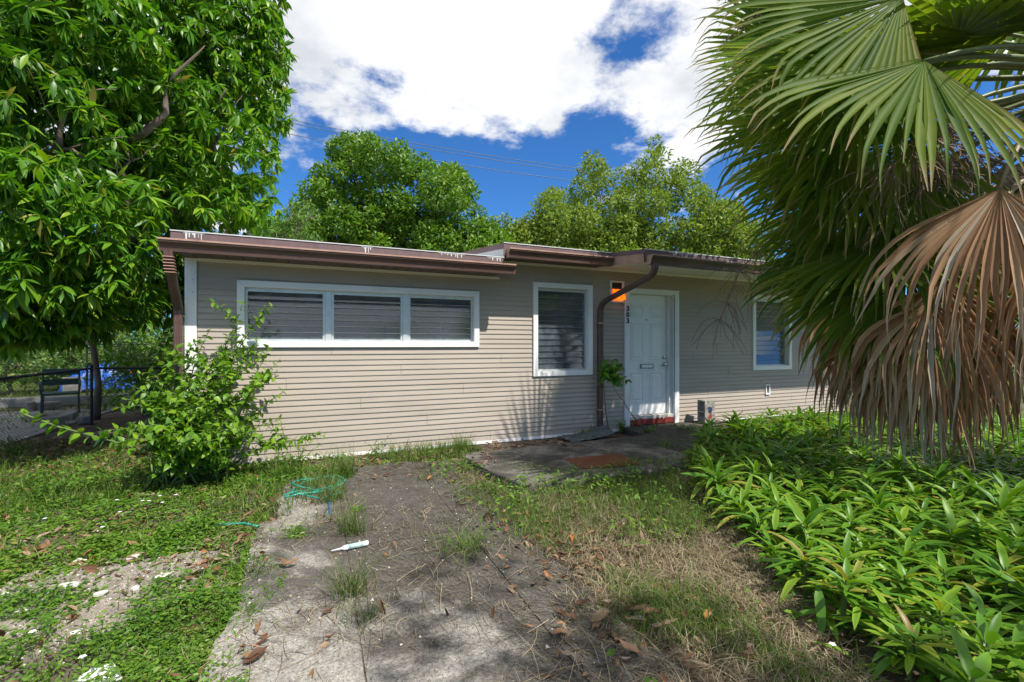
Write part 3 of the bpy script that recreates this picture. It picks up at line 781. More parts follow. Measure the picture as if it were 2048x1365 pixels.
# soffits
def soffit(par, x0, x1, y0, z):
    n = int((x1 - x0) / 0.155); w = (x1 - x0) / n
    for i in range(n):
        hb(MB().box((x0 + i*w + .006, y0, z), (x0 + (i+1)*w - .006, WY - .024, z + .02)), 'soffit_panel', M['soffit'], par)
    hb(MB().box((x0, y0, z + .021), (x1, WY + .01, z + .03)), 'soffit_backing', M['black'], par)
soffit(rl, -1.40, 2.33, 5.745, ZL + .004); soffit(rm, 2.37, 4.07, 5.745, ZR + .004)
V = [(4.09, YF_P + .001, ZF_P - .165), (10.9, YF_P + .001, ZF_P - .165), (10.9, WY - .024, ZR + .004), (4.09, WY - .024, ZR + .004)]
V += [(x, y, z + .012) for x, y, z in V]
hb(MB().add(V, [(0,3,2,1),(4,5,6,7),(0,1,5,4),(1,2,6,5),(2,3,7,6),(3,0,4,7)]), 'porch_soffit', M['white'], rm)
# gutters (hollow K profile)
def gutter(x0, x1, yb, zt, name='gutter'):
    g = hpart(name); h = .125; d = .125; t = .004
    outer = [(yb, zt), (yb, zt - h), (yb - d*.62, zt - h), (yb - d*.66, zt - h*.78), (yb - d*.74, zt - h*.52), (yb - d*.97, zt - h*.28), (yb - d, zt - .012)]
    inner = [(y + t if i > 2 else y - t*(1 if i < 2 else 0), z + (t if i in (1, 2) else 0)) for i, (y, z) in enumerate(outer)][::-1]
    hb(MB().extr_x(outer + inner, x0, x1), 'trough', M['brown'], g)
    hb(MB().box((x0, yb - d - .006, zt - .016), (x1, yb - d + .016, zt + .002)), 'lip', M['browntan'], g)
    for x in np.arange(x0 + 1.3, x1 - .3, 1.9):
        hb(MB().extr_x([(y - .0025 if i_ > 1 else y, z - .002) for i_, (y, z) in enumerate(outer)] + [(y, z) for y, z in outer][::-1], x, x + .035), 'seam_band', M['brown'], g)
    for x in (x0, x1):
        hb(MB().extr_x([(yb, zt), (yb, zt - h), (yb - d*.62, zt - h), (yb - d*.74, zt - h*.52), (yb - d, zt - .02), (yb - d, zt)], x - .003, x + .002), 'end_cap', M['browntan'], g)
    return g
gutter(-1.475, 2.455, YF_L - .024, 2.470); gutter(2.365, 4.04, YF_M - .024, 2.69); gutter(4.10, 10.95, YF_P - .024, ZF_P - .085)
# white coating drips on the fascia
def drips(par, x0, x1, n, y, zt, seed, hmax=.11):
    r = random.Random(seed)
    hb(MB().box((x0 - .02, y - .0026, zt - .012), (x1 + .02, y, zt)), 'paint_drip', M['coating'], par)
    for i in range(n):
        x = x0 + (x1 - x0) * (i + r.uniform(.2, .8)) / n; w = r.uniform(.003, .011); h = r.uniform(.15, 1) * hmax
        V = [(x - w, y, zt), (x + w, y, zt), (x + w*.6, y, zt - h), (x, y, zt - h - w), (x - w*.6, y, zt - h)]
        V += [(a, y - .003, c) for a, b_, c in V]
        hb(MB().add(V, [(0,1,2,3,4),(9,8,7,6,5)] + [(k,(k+1)%5,5+(k+1)%5,5+k) for k in range(5)]), 'paint_drip', M['coating'], par)
drips(rl, -1.27, -1.12, 6, YF_L - .0225, ZF_L - .002, 1, .10); drips(rl, .50, .60, 4, YF_L - .0225, ZF_L - .002, 2, .13); drips(rl, 1.45, 1.75, 7, YF_L - .0225, ZF_L - .002, 3, .06)
drips(rl, 2.10, 2.28, 8, YF_L - .0225, ZF_L - .002, 4, .06); drips(rm, 4.5, 5.0, 4, YF_P - .0225, ZF_P - .002, 5, .05)
# downspouts
def dprof(a=.041, b_=.032):
    return [(-a, -b_*.8), (-a*.8, -b_), (-a*.35, -b_), (-a*.2, -b_*.8), (a*.2, -b_*.8), (a*.35, -b_), (a*.8, -b_), (a, -b_*.8), (a, b_*.8), (a*.8, b_), (-a*.8, b_), (-a, b_*.8)]
def downspout(path, strap_z, name='downspout', side=(1, 0, 0)):
    g = hpart(name)
    b = MB().sweep(dprof(), path, side); hb(b, 'pipe', M['brown'], g)
    return g
d1 = downspout([(-1.40, 5.655, 2.36), (-1.40, 5.66, 2.30), (-1.40, 5.72, 2.19), (-1.408, 5.90, 1.98), (-1.412, 6.02, 1.86), (-1.415, 6.08, 1.78), (-1.415, 6.09, 1.60), (-1.415, 6.09, 0.06)], ())
for z in (2.29, 2.26, 2.23, 2.20, 2.17, 2.14):
    t = (2.29 - z) / .31; y = 5.665 + .13 * t * 1.0
    hb(MB().box((-1.447, y - .036, z - .004), (-1.353, y + .045, z + .004)), 'elbow_ridge', M['browntan'], d1)
d2 = downspout([(4.165, 4.86, 2.49), (4.165, 4.862, 2.42), (4.165, 4.89, 2.36), (4.163, 4.96, 2.315), (4.145, 5.5, 2.185), (4.13, 5.93, 2.08), (4.125, 6.03, 2.03), (4.122, 6.075, 1.95), (4.12, 6.08, 1.85), (4.12, 6.08, 0.12), (4.12, 6.06, 0.06)], ())
for z in (1.72, .35): hb(MB().box((4.074, 6.043, z), (4.166, 6.139, z + .025)), 'strap', M['browntan'], d2)

# ------------------------------------------------------------------ things at the house
def block():
    e = empty('concrete_block', (6.12, 5.86, 0.045), R(82)); tag(e, 'weathered concrete block standing on end beside the white door', 'concrete block')
    a, d, h, t = .10, .10, .40, .028      # half width, half depth
    b = MB()
    b.box((-a, -d, 0), (a, -d + t, h)) if False else None
    # on end: cores run along local y
    b.box((-a, -d, 0), (-a + t, d, h)); b.box((a - t, -d, 0), (a, d, h))
    b.box((-a + t, -d, 0), (a - t, d, t)); b.box((-a + t, -d, h - t), (a - t, d, h)); b.box((-a + t, -d, h/2 - t/2), (a - t, d, h/2 + t/2))
    b.build('shell', M['block'], e, bevel=0.006)
    for k, (c, s, z0) in enumerate((((.03, .05, .12), .05, .25), ((.30, .06, .05), .045, .13))):
        m = surf('paint_smear_%d' % k, c, .7, .3, 12)
        pts = [(-a - .0035, -.0 + s*math.cos(t_)*random.uniform(.6, 1.1), z0 + s*1.3*math.sin(t_)*random.uniform(.6, 1.1)) for t_ in np.linspace(0, 6.28, 11)[:-1]]
        V = pts + [(x + .0015, y, z) for x, y, z in pts]; n = len(pts)
        MB().add(V, [tuple(range(n)), tuple(range(n, 2*n))[::-1]] + [(i, (i+1) % n, n+(i+1) % n, n+i) for i in range(n)]).build('paint_smear', m, e)
block()
b = MB(); b.poly_z([(2.60, 4.20), (2.84, 4.12), (3.30, 4.10), (3.38, 4.35), (3.36, 4.62), (3.0, 4.60), (2.66, 4.64)], 0.058, 0.063); o = b.build('red_brown_board', M['rust']); tag(o, 'flat reddish brown board lying on the dark entrance slab', 'board')
# netting heap against the wall by the downspout
def netting():
    n = 22; V = []; F = []
    for i in range(n):
        for j in range(n):
            u, v = i/(n-1), j/(n-1); x = 3.35 + .72*u; y = 5.62 + .46*v
            z = .0 + .20*u**1.6*(1-.5*(1-v))*math.sin(math.pi*min(1, v*.8+.2))**.5 + random.uniform(-.012,.012)
            V.append((x, y, z))
    for i in range(n-1):
        for j in range(n-1): F.append((i*n+j, (i+1)*n+j, (i+1)*n+j+1, i*n+j+1))
    o = obj('netting_heap', fast_mesh('netting', np.array(V), np.array(F), smooth=True), M['mesh_grey']); tag(o, 'crumpled grey green netting heaped against the siding beside the downspout', 'netting')
netting()

# ------------------------------------------------------------------ foliage builders
def polyline(p0, p1, n, wob, sag=0.0):
    p0, p1 = Vector(p0), Vector(p1); out = []
    for i in range(n):
        t = i / (n - 1); q = p0.lerp(p1, t) + Vector((0, 0, sag * math.sin(math.pi * t)))
        if 0 < i < n - 1: q += Vector((random.uniform(-1, 1), random.uniform(-1, 1), random.uniform(-1, 1))) * wob
        out.append(q)
    return out
def local_mesh(me, origin):
    me.transform(Matrix.Translation(-Vector(origin))); return me

# ---- mango tree
def mango():
    base = Vector((-3.85, 11.0, GZ))
    t = empty('mango_tree', base); tag(t, 'large mango tree with drooping glossy leaves left of the house', 'tree')
    B = [(470,70,7.6,105),(525,170,7.6,58),(400,40,7.2,140),(460,300,7.2,95),(505,400,7.4,50),(440,420,7.0,75),(300,130,6.6,165),(150,70,5.6,165),(20,30,5.0,150),
         (40,240,5.0,150),(200,300,6.2,150),(340,250,6.6,130),(110,430,4.8,125),(10,400,4.5,115),(240,450,5.3,105),(340,420,6.6,90),(160,545,4.9,70),(50,555,4.6,85),
         (300,520,8.2,75),(320,590,8.6,62),(235,590,8.0,60),(100,-110,5.6,160),(300,-80,6.8,170),(450,-60,7.6,120),(-120,120,5.2,170),(-120,380,4.8,170),(-110,560,5,120),(545,235,7.6,34),(545,90,7.7,45), (495,455,7.8,45),(150,610,5.2,55),(30,640,4.8,50),(200,600,5.4,50),(90,600,4.9,60),(-40,620,4.6,60),(300,330,8.6,150),(150,200,8,190),(380,420,8.6,110),(120,420,7.5,160),(260,470,8.8,120),(420,200,8.6,130),(60,520,6.5,100),(260,600,6.6,60),(320,610,7.4,45),(180,640,5.8,45),(70,655,5.0,45),(-20,660,4.7,50),(120,650,5.4,40)]
    P = []; D = []; Wt = []
    cen = at(230, 250, 7.2)
    for (px, py, d, r) in B:
        c = np.array(at(px, py, d)); rr = r * d / FPX
        n = int(165 * (rr / 0.9) ** 2) + 10
        u = unit_sphere(n); rad = rr * RNG.uniform(0.55, 1.02, n) ** 0.6
        P.append(c + u * rad[:, None]); D.append(u * 0.75 + (c - np.array(cen)) / 4 + np.array([0.15, -0.35, 0.15]))
    P = np.concatenate(P); D = np.concatenate(D)
    # keep out of the roof
    keep = ~((P[:, 0] > -1.75) & (P[:, 1] > 5.4) & (P[:, 2] < 3.25 + 0.0*P[:, 1])) & (P[:, 2] > 1.35)
    P, D = P[keep], D[keep]; D /= np.linalg.norm(D, axis=1, keepdims=True)
    nl = 12; n = len(P)
    a = (np.arange(nl) * 2.399)[None] + RNG.uniform(0, 6.28, (n, 1)); a = a + RNG.normal(0, .15, (n, nl))
    Bc = basis(D, roll=RNG.uniform(0, 6, n))
    rad = np.cos(a)[..., None] * Bc[:, None, :, 1] + np.sin(a)[..., None] * Bc[:, None, :, 2]
    ax = D[:, None, :]
    dirs = rad * RNG.uniform(.65, .95, (n, nl, 1)) + ax * RNG.uniform(.05, .6, (n, nl, 1)) + np.array([0, 0, -1]) * RNG.uniform(.35, 1.0, (n, nl, 1))
    pos = P[:, None, :] - ax * RNG.uniform(0, .06, (n, nl, 1))
    sc = RNG.uniform(.12, .235, (n, nl)) * RNG.uniform(.75, 1.15, (n, 1))
    dirs = dirs.reshape(-1, 3); pos = pos.reshape(-1, 3); sc = sc.reshape(-1)
    Bm = basis(dirs, roll=RNG.normal(0, .45, len(dirs)))
    tm = [leaf_template(1, .25, 5, .28, .22, wave=.35), leaf_template(1, .23, 5, .2, .34, wave=-.3), leaf_template(1, .27, 5, .35, .12)]
    near = set(pick_nearest(pos, 300).tolist())
    rest = np.array([i for i in range(len(pos)) if i not in near])
    parts = np.array_split(RNG.permutation(rest), 3)
    Vs = []; Fs = []; al = []; ac = []; o0 = 0
    for q, tpl in zip(parts, tm):
        V, F, A, C = tpl
        X = np.einsum('nij,vj->nvi', Bm[q], V) * sc[q][:, None, None] + pos[q][:, None, :]
        Vs.append(X.reshape(-1, 3)); Fs.append((F[None] + (np.arange(len(q)) * len(V))[:, None, None]).reshape(-1, 4) + o0)
        al.append(np.tile(A, len(q))); ac.append(np.tile(C, len(q))); o0 += len(q) * len(V)
    V = np.concatenate(Vs) - np.array(base)
    o = obj('crown', fast_mesh('mango_crown', V, np.concatenate(Fs), {'along': np.concatenate(al), 'across': np.concatenate(ac)}, True), M['mango'], t); tag(o, kind='stuff')
    mes = [tmpl_mesh('mango_leaf', q) for q in tm]
    for m in mes: m.materials.append(M['mango_o'])
    for k, i in enumerate(near): place_leaf('leaf', mes[k % 3], pos[i], Bm[i], sc[i], t)
    # wood
    b = MB(); tr = [base + Vector((0, 0, -.1)), base + Vector((.03, .02, .7)), base + Vector((-.02, -.1, 1.5)), base + Vector((.05, -.3, 2.2))]
    b.tube(tr, [.07, .05, .05, .05], 10); b.build('trunk', M['bark'], t, -base, smooth=True)
    fork = tr[-1]
    mains = [at(300, 250, 6.8), at(120, 300, 5.3), at(430, 330, 7.2), at(40, 470, 4.9), at(220, 40, 6.8), at(-60, 200, 5.4), at(260, 430, 6.0)]
    for m in mains:
        pl = polyline(fork, m, 6, .10, .25); bb = MB(); bb.tube(pl, [.075, .065, .055, .045, .038, .03], 8)
        for k in range(5):
            s = pl[random.randint(2, 5)]; e_ = s + Vector((random.uniform(-.7, .9), random.uniform(-1.0, .3), random.uniform(-.2, .9)))
            q = polyline(s, e_, 5, .06, .05); bb.tube(q, [.03, .024, .018, .013, .007], 6)
            for k2 in range(3):
                e2 = q[-2] + Vector((random.uniform(-.4, .4), random.uniform(-.5, .2), random.uniform(-.35, .4))); bb.tube(polyline(q[random.randint(1, 3)], e2, 4, .03), [.011, .009, .007, .004], 5)
        bb.build('branch', M['bark'], t, -base, smooth=True)
    # the bare bent limb in view
    q = [at(285, 268, 6.0), at(320, 240, 6.0), at(333, 225, 6.0), at(330, 185, 6.0), at(340, 158, 6.0), at(362, 138, 6.0), at(395, 108, 6.1), at(410, 92, 6.1)]
    bb = MB(); bb.tube([at(180, 330, 6.3)] + q, [.06, .05, .045, .036, .03, .026, .02, .014, .006], 7); bb.build('branch', M['bark'], t, -base, smooth=True)
mango()

# ---- trees behind the house and elsewhere
def leafy_tree(name, label, base, blobs, n_per, leaf, mat, tmpl, trunk_r=.18, group=None, flat=.5, cat='tree', shell=(.5, 1.03), twigs=26, crown_name='crown', trunk=True):
    t = empty(name, base); tag(t, label, cat, group)
    P = []; D = []
    cm = sum((Vector(c) for c, r in blobs), Vector()) / len(blobs)
    for c, r in blobs:
        n = int(n_per * r * r) + 8
        u = unit_sphere(n); rad = r * RNG.uniform(shell[0], shell[1], n) ** .65
        q = np.array(c) + u * rad[:, None] * np.array([1, 1, .9])
        P.append(q); D.append(u)
    P = np.concatenate(P); D = np.concatenate(D); n = len(P)
    d = unit_sphere(n) * .9 + D * .6 + np.array([0, 0, -.1])
    Bm = basis(d, up=(0.1, -0.2, 1), roll=RNG.normal(0, .7, n)); sc = RNG.uniform(.65, 1.35, n) * leaf
    me = merge_leaves(crown_name, tmpl, P - np.array(base), Bm, sc)
    o = obj(crown_name, me, mat, t); tag(o, kind='stuff')
    if trunk:
        b = MB(); base = Vector(base); fork = base.lerp(Vector((cm.x, cm.y, cm.z)), .55); fork.z = min(fork.z, cm.z)
        b.tube(polyline(base + Vector((0, 0, -.1)), fork, 5, .06), [trunk_r*1.25, trunk_r, trunk_r*.95, trunk_r*.9, trunk_r*.8], 9)
        b.build('trunk', M['bark'], t, -base, smooth=True)
        b = MB(); bl = sorted(blobs, key=lambda q: -q[1])[:twigs]
        for c, r in bl:
            pl = polyline(fork, c, 6, .15, .2); b.tube(pl, [trunk_r*.6, trunk_r*.45, trunk_r*.32, trunk_r*.22, trunk_r*.14, trunk_r*.08], 6)
            for k in range(3):
                e_ = Vector(c) + Vector(unit_sphere(1)[0]) * r * .85; b.tube(polyline(pl[-2], e_, 4, .06), [trunk_r*.12, trunk_r*.09, trunk_r*.06, .006], 5)
        b.build('limbs', M['bark'], t, -base, smooth=True)
    return t
def pxblobs(lst, jitter=0, k=1):
    out = []
    for (px, py, d, r) in lst:
        out.append((tuple(at(px, py, d)), r * d / FPX))
    return out
def scatter_blobs(px0, px1, ytop_fn, ybot, d0, d1, n, r0, r1, seed):
    rr = random.Random(seed); out = []
    for _ in range(n):
        x = rr.uniform(px0, px1); yt = ytop_fn(x); r = rr.uniform(r0, r1)
        y = rr.uniform(yt + r*.8, max(ybot, yt + r + 4)); out.append((x, y, rr.uniform(d0, d1), r))
    return out
def interp(pts):
    xs = [p[0] for p in pts]; ys = [p[1] for p in pts]
    return lambda x: float(np.interp(x, xs, ys))
T_OV = leaf_template(1, .5, 2, .25, .15, shape='lance', base=.03)
T_SM = leaf_template(1, .36, 2, .2, .1, shape='lance', base=.03)
topA = interp([(590,470),(600,420),(620,390),(640,330),(665,290),(680,275),(730,266),(780,285),(800,275),(830,300),(860,315),(900,330),(930,360),(950,400),(985,420),(1000,440),(1030,470)])
bl = scatter_blobs(600, 1000, topA, 520, 15, 18.5, 125, 16, 42, 5) + scatter_blobs(540, 1010, lambda x: 440, 530, 16, 18, 40, 22, 36, 87) + [(735,292,16,24),(672,300,16,18),(800,298,16,20),(640,350,16,20)]
leafy_tree('broadleaf_tree', 'dense dark green rounded tree rising behind the left wing roof', at(790, 775, 17).xy.to_3d() + Vector((0, 0, GZ)), pxblobs(bl), 1500, .15, M['tree_a'], T_OV, .22)
topB = interp([(1000,430),(1040,425),(1085,390),(1100,370),(1150,360),(1175,300),(1200,290),(1225,300),(1260,330),(1290,330),(1300,270),(1330,290),(1380,330),(1400,350),(1450,390),(1520,430)])
bl = scatter_blobs(1010, 1500, topB, 525, 15, 19, 150, 14, 38, 8) + scatter_blobs(1000, 1560, lambda x: 440, 530, 15, 18, 50, 22, 36, 88) + [(1185,318,16,18),(1308,288,16,14),(1325,310,16,18),(1360,335,16,18)]
leafy_tree('feathery_tree', 'airy yellow green tree with fine leaves behind the right wing roof', at(1230, 775, 17).xy.to_3d() + Vector((0, 0, GZ)), pxblobs(bl), 1450, .13, M['tree_b'], T_OV, .16)
bl = scatter_blobs(520, 640, interp([(520,430),(560,425),(590,400),(605,378),(640,430)]), 520, 12, 13.5, 34, 14, 30, 9)
leafy_tree('yellow_green_tree', 'small bright yellow green tree between the mango and the dense tree', at(560, 790, 12.6).xy.to_3d() + Vector((0, 0, GZ)), pxblobs(bl), 900, .12, M['hedge'], T_SM, .08)
# tree standing behind the camera: it shows in the window panes and shades the front path
bl = [((3.9 + random.uniform(-1.7, 1.7), -3.6 + random.uniform(-1.5, 1.5), 4.4 + random.uniform(-2.5, 2.6)), random.uniform(.45, .95)) for _ in range(34)]
leafy_tree('front_yard_tree', 'leafy tree seen only as a dark reflection in the long window', (3.9, -3.6, GZ), bl, 240, .16, M['tree_a'], T_OV, .14)
# bushes beyond the chain link fence
for i, (x0, x1, yt, d, lab) in enumerate([(-60, 110, 655, 13.0, 'bright leafy bush beyond the fence at the left edge of the photo'), (95, 240, 640, 14.5, 'dark leafy bush beyond the fence behind the blue tarp'), (225, 380, 630, 12.5, 'leafy bush beyond the fence beside the brown downspout'), (205, 372, 670, 9.2, 'dark low bush in the shade beside the left house wall'), (-40, 560, 480, 17.5, 'tall shaded hedge mass under the mango tree')]):
    bl = scatter_blobs(x0, x1, lambda x: yt + 25*math.sin(x*.07), 752 if i != 3 else 840, d - .7, d + .7, (26 if i != 4 else 150) if i != 3 else 22, 20, 38, 20 + i)
    leafy_tree('bush', lab, at((x0+x1)/2, 778, d).xy.to_3d() + Vector((0, 0, GZ)), pxblobs(bl), 700, .12, M['hedge'] if i < 3 else M['tree_a'], T_OV, .05, 'bushes beyond the chain link fence', cat='bush', crown_name='foliage', twigs=8)
for i, (x0, x1, yt, d, lab) in enumerate([(1650, 1850, 620, 17, 'bush mass beyond the house seen left under the palm'), (1830, 2120, 640, 19, 'bush mass beyond the house seen right under the palm')]):
    bl = scatter_blobs(x0, x1, lambda x: yt + 25*math.sin(x*.05), 768, d - .8, d + .8, 24, 22, 40, 30 + i)
    leafy_tree('bush', lab, at((x0+x1)/2, 775, d).xy.to_3d() + Vector((0, 0, GZ)), pxblobs(bl), 260, .15, M['hedge'], T_OV, .05, 'bushes beyond the right end of the house', cat='bush', crown_name='foliage', twigs=8)

# ------------------------------------------------------------------ power lines
for (a, b_, lab) in (((400, 200, 26), (1420, 366, 30), 'upper power cable crossing the sky behind the trees'), ((400, 207, 26), (1420, 373, 30), 'middle power cable crossing the sky behind the trees'),
                     ((380, 226, 24), (1420, 389, 28), 'lower power cable crossing the sky behind the trees'), ((380, 335, 26), (900, 425, 30), 'lowest thin cable near the mango tree against the sky')):
    p, q = at(*a), at(*b_); pts = [p.lerp(q, t) + Vector((0, 0, -.55 * 4 * t * (1 - t))) for t in np.linspace(0, 1, 24)]
    o = MB().tube([x - p for x in pts], .017 if 'lowest' not in lab else .010, 6).build('power_cable', M['wire'], None, p); tag(o, lab, 'cable', 'power cables across the sky')

# ------------------------------------------------------------------ palm
PALM = Vector((6.55, 1.60, GZ)); CROWN = Vector((6.45, 1.62, 3.75))
palm = empty('fan_palm', PALM); tag(palm, 'big fan palm with green fronds above a skirt of dead brown fronds', 'palm')
def blade(H, d, nrm, L, nseg, spread, g, rng, dead=False, t0=.45, tf=.5, cup=.18, wmul=1.0, npt=10):
    d = d / np.linalg.norm(d); nrm = nrm - d * nrm.dot(d); nrm /= np.linalg.norm(nrm); s = np.cross(nrm, d)
    V = []; F = []; AL = []; dth = spread / nseg
    for i in range(nseg):
        th = -spread/2 + (i + .5) * dth + rng.normal(0, dth*.12)
        u = math.cos(th)*d + math.sin(th)*s + nrm * (-cup * (1 - math.cos(th)) + .05)
        u /= np.linalg.norm(u)
        Li = L * (.72 + .28 * math.cos(th * .62)) * rng.uniform(.88, 1.08)
        tfi = tf * rng.uniform(.85, 1.15)
        ws = wmul * 2 * Li * math.tan(dth / 2)
        p = H.copy(); dv = u.copy(); gi = g * rng.uniform(.6, 1.5); base = len(V); tw = rng.normal(0, .5 if dead else .25)
        lat = rng.normal(0, .14 if dead else .05); kink = rng.uniform(.62, .95); kd = rng.random() < (.15 if dead else .45)
        step = Li / (npt - 1); nl = nrm.copy()
        for k in range(npt):
            t = k / (npt - 1)
            if t <= tfi: w = ws * t
            else: w = ws * tfi * max(.02, 1 - ((t - tfi) / (1 - tfi)) ** 1.25)
            w = max(w, .004)
            c = np.cross(nl, dv); c /= max(1e-6, np.linalg.norm(c))
            if t > tfi:
                a_ = tw * (t - tfi) * 2; n2 = np.cross(dv, c); c = c*math.cos(a_) + n2*math.sin(a_)
            n2 = np.cross(dv, c); fold = .42 * w * (1 if t < .96 else .3)
            V += [p - c*w*.5 + n2*fold*.5, p - n2*fold*.5, p + c*w*.5 + n2*fold*.5]; AL += [t]*3
            p = p + dv * step
            gg = gi * max(0, t - t0*(.3 if dead else 1)) * (1.7 if dead else 1)
            if kd and t > kink: gg += 1.6
            dv = dv + np.array([0, 0, -1.0]) * gg * .42 + c * (lat * max(0, t - .35) + (rng.normal(0, .10 if dead else .035) if t > tfi else 0)) + (n2 * rng.normal(0, .10 if dead else .03) if t > tfi else 0)
            dv /= np.linalg.norm(dv)
            nl = nl - dv * nl.dot(dv); q = np.linalg.norm(nl); nl = nl / q if q > 1e-3 else nrm
        for k in range(npt - 1):
            a_ = base + k*3; F += [(a_, a_+3, a_+4, a_+1), (a_+1, a_+4, a_+5, a_+2)]
    return np.array(V), np.array(F), np.array(AL)
def frond(H, d, nrm, L, g, dead=False, nseg=40, spread=R(250), seed=0, root=None, **k):
    rng = np.random.default_rng(seed); H = Vector(H)
    f = empty('dead_frond' if dead else 'frond', H - PALM, 0, palm)
    V, F, AL = blade(np.zeros(3), np.array(d, float), np.array(nrm, float), L, nseg, spread, g, rng, dead, **k)
    if (V[:, 2] + H.z).min() < .05:
        V[:, 2] = np.maximum(V[:, 2], .05 - H.z + .04*rng.random(len(V)))
    obj('blade', fast_mesh('palm_blade', V, F, {'along': AL, 'across': np.zeros(len(V))}, False), M['deadpalm'] if dead else M['palm'], f)
    r0 = Vector(root) if root is not None else CROWN
    pts = []; dd = Vector(d).normalized()
    c1 = H - dd * (H - r0).length * .45
    for t in np.linspace(0, 1, 9):
        pts.append((r0*(1-t)**2 + c1*2*t*(1-t) + H*t*t) - H)
    b = MB(); b.tube(pts, [.034, .03, .027, .024, .021, .019, .017, .015, .012], 6); b.build('stalk', M['petiole'] if dead else M['gpetiole'], f, smooth=True)
    return f
def rel(a, b): v = Vector(b) - Vector(a); return v
CAMV = Vector((0, 0, CAM_H))
# green fronds seen in the photo: hub pixel, depth, direction pixel (where the blade points), length
GREEN = [ # hub px,py,depth | tip px,py,depth | L | g
    (1848, 122, 3.35, 1600, 250, 3.3, 1.25, 1.5), (1805, -6, 3.5, 1540, 80, 3.6, 1.35, 1.3), (1690, 110, 4.3, 1480, 160, 4.6, 1.2, 1.2), (1680, 260, 4.3, 1500, 320, 4.5, 1.2, 1.5),
    (1805, 330, 4.5, 1675, 480, 4.5, 1.25, 1.8), (1735, 370, 4.7, 1605, 470, 4.9, 1.2, 1.7), (1825, 420, 4.6, 1755, 600, 4.6, 1.15, 2), (1630, 180, 5, 1450, 230, 5.3, 1.2, 1.2),
    (2110, -40, 4.4, 2060, 150, 4.4, 1.25, 2), (1720, 20, 4.9, 1520, 10, 5.3, 1.25, 1.2), (1680, 310, 5, 1530, 390, 5.3, 1.2, 1.7), (1990, -90, 4.7, 1920, 60, 4.7, 1.2, 1.8),
    (1760, 150, 3.8, 1560, 260, 3.8, 1.15, 1.6), (1700, 200, 4, 1530, 330, 4, 1.1, 1.7), (1810, 280, 4.1, 1680, 430, 4.1, 1.1, 1.9), (1600, 100, 5.4, 1440, 120, 5.7, 1.1, 1.1),
    (1695, 420, 5.2, 1585, 500, 5.4, 1.05, 1.9), (1660, 30, 5.2, 1480, 0, 5.6, 1.15, 1), (1735, 540, 4.6, 1655, 640, 4.6, 1.05, 1.8), (1775, 470, 4.3, 1675, 560, 4.3, 1.15, 1.7),
    (1815, 540, 4.3, 1745, 660, 4.2, 1.1, 2)
]
rr = random.Random(3)
for i, (hx, hy, hd, tx, ty, td, L_, g_) in enumerate(GREEN):
    H = at(hx, hy, hd); T = at(tx, ty, td); d = (T - H).normalized(); d.z += .18
    out = Vector((H.x - CROWN.x, H.y - CROWN.y, 0)).normalized()
    nrm = (Vector((0, 0, 1)) * .55 + (CAMV - H).normalized() * .75)
    nrm = nrm + Vector((rr.uniform(-.35, .35), rr.uniform(-.35, .35), rr.uniform(-.2, .2)))
    frond(H, d, nrm, L_ * rr.uniform(1.08, 1.2), g_ * .72, False, 40, R(rr.uniform(165, 215)), 100 + i, t0=.36, tf=.55, wmul=.98, npt=12)
rr = random.Random(3)
for i in range(15):       # the rest of the crown, mostly out of frame
    az = R(-75 + i * 19 + rr.uniform(-8, 8)); el = R(rr.choice([65, 45, 25, 10, -5]))
    d = Vector((math.cos(az)*math.cos(el), math.sin(az)*math.cos(el), math.sin(el)))
    if not (R(70) < az < R(215)): continue
    H = CROWN + d * rr.uniform(1.0, 1.4) + Vector((0, 0, .1)); d2 = (d + Vector((0, 0, -.15))).normalized()
    frond(H, d2, Vector((0, 0, 1)) * .8 - d * .3 + Vector((rr.uniform(-.3, .3), rr.uniform(-.3, .3), 0)), 1.25, .6, False, 36, R(240), 200 + i)
# dead fronds: hub px,py,depth, direction towards px,py
DEAD = [(2000, 378, 3.35, 1925, 600, 3.2, 1.42, 1.5), (2075, 360, 3.3, 2080, 640, 3.1, 1.4, 1.7), (1890, 560, 3.9, 1840, 740, 3.8, 1.15, 2.0), (1840, 580, 4.1, 1780, 760, 4.1, 1.20, 1.9),
        (1950, 600, 4.0, 1920, 800, 4.0, 1.15, 2.0), (1800, 590, 4.5, 1740, 780, 4.6, 1.25, 1.9), (1880, 640, 4.2, 1850, 850, 4.2, 1.2, 2.0), (1770, 610, 4.8, 1710, 780, 4.9, 1.25, 1.9),
        (2090, 520, 3.7, 2080, 800, 3.6, 1.35, 1.9), (2150, 460, 3.4, 2150, 740, 3.2, 1.4, 1.9), (1830, 660, 4.3, 1800, 860, 4.3, 1.2, 2.2), (1740, 590, 5.0, 1690, 740, 5.2, 1.15, 1.8), (2060, 620, 4.4, 2060, 840, 4.4, 1.2, 2.0), (1790, 670, 4.5, 1750, 840, 4.5, 1.15, 2.2), (1870, 700, 4.0, 1860, 880, 4.0, 1.0, 2.4),
        (1860, 600, 3.8, 1820, 780, 3.8, 1.1, 2.2), (1930, 660, 4.2, 1920, 850, 4.2, 1.1, 2.4), (1720, 650, 4.9, 1680, 800, 5.0, 1.0, 2.0), (1690, 600, 5.2, 1640, 740, 5.3, 1.0, 1.8), (1840, 700, 4.2, 1820, 860, 4.2, 1.15, 2.4), (1780, 700, 4.5, 1750, 860, 4.5, 1.1, 2.4), (1910, 620, 3.7, 1890, 820, 3.7, 1.1, 2.4), (1740, 680, 4.7, 1700, 820, 4.8, 1.05, 2.2)
]
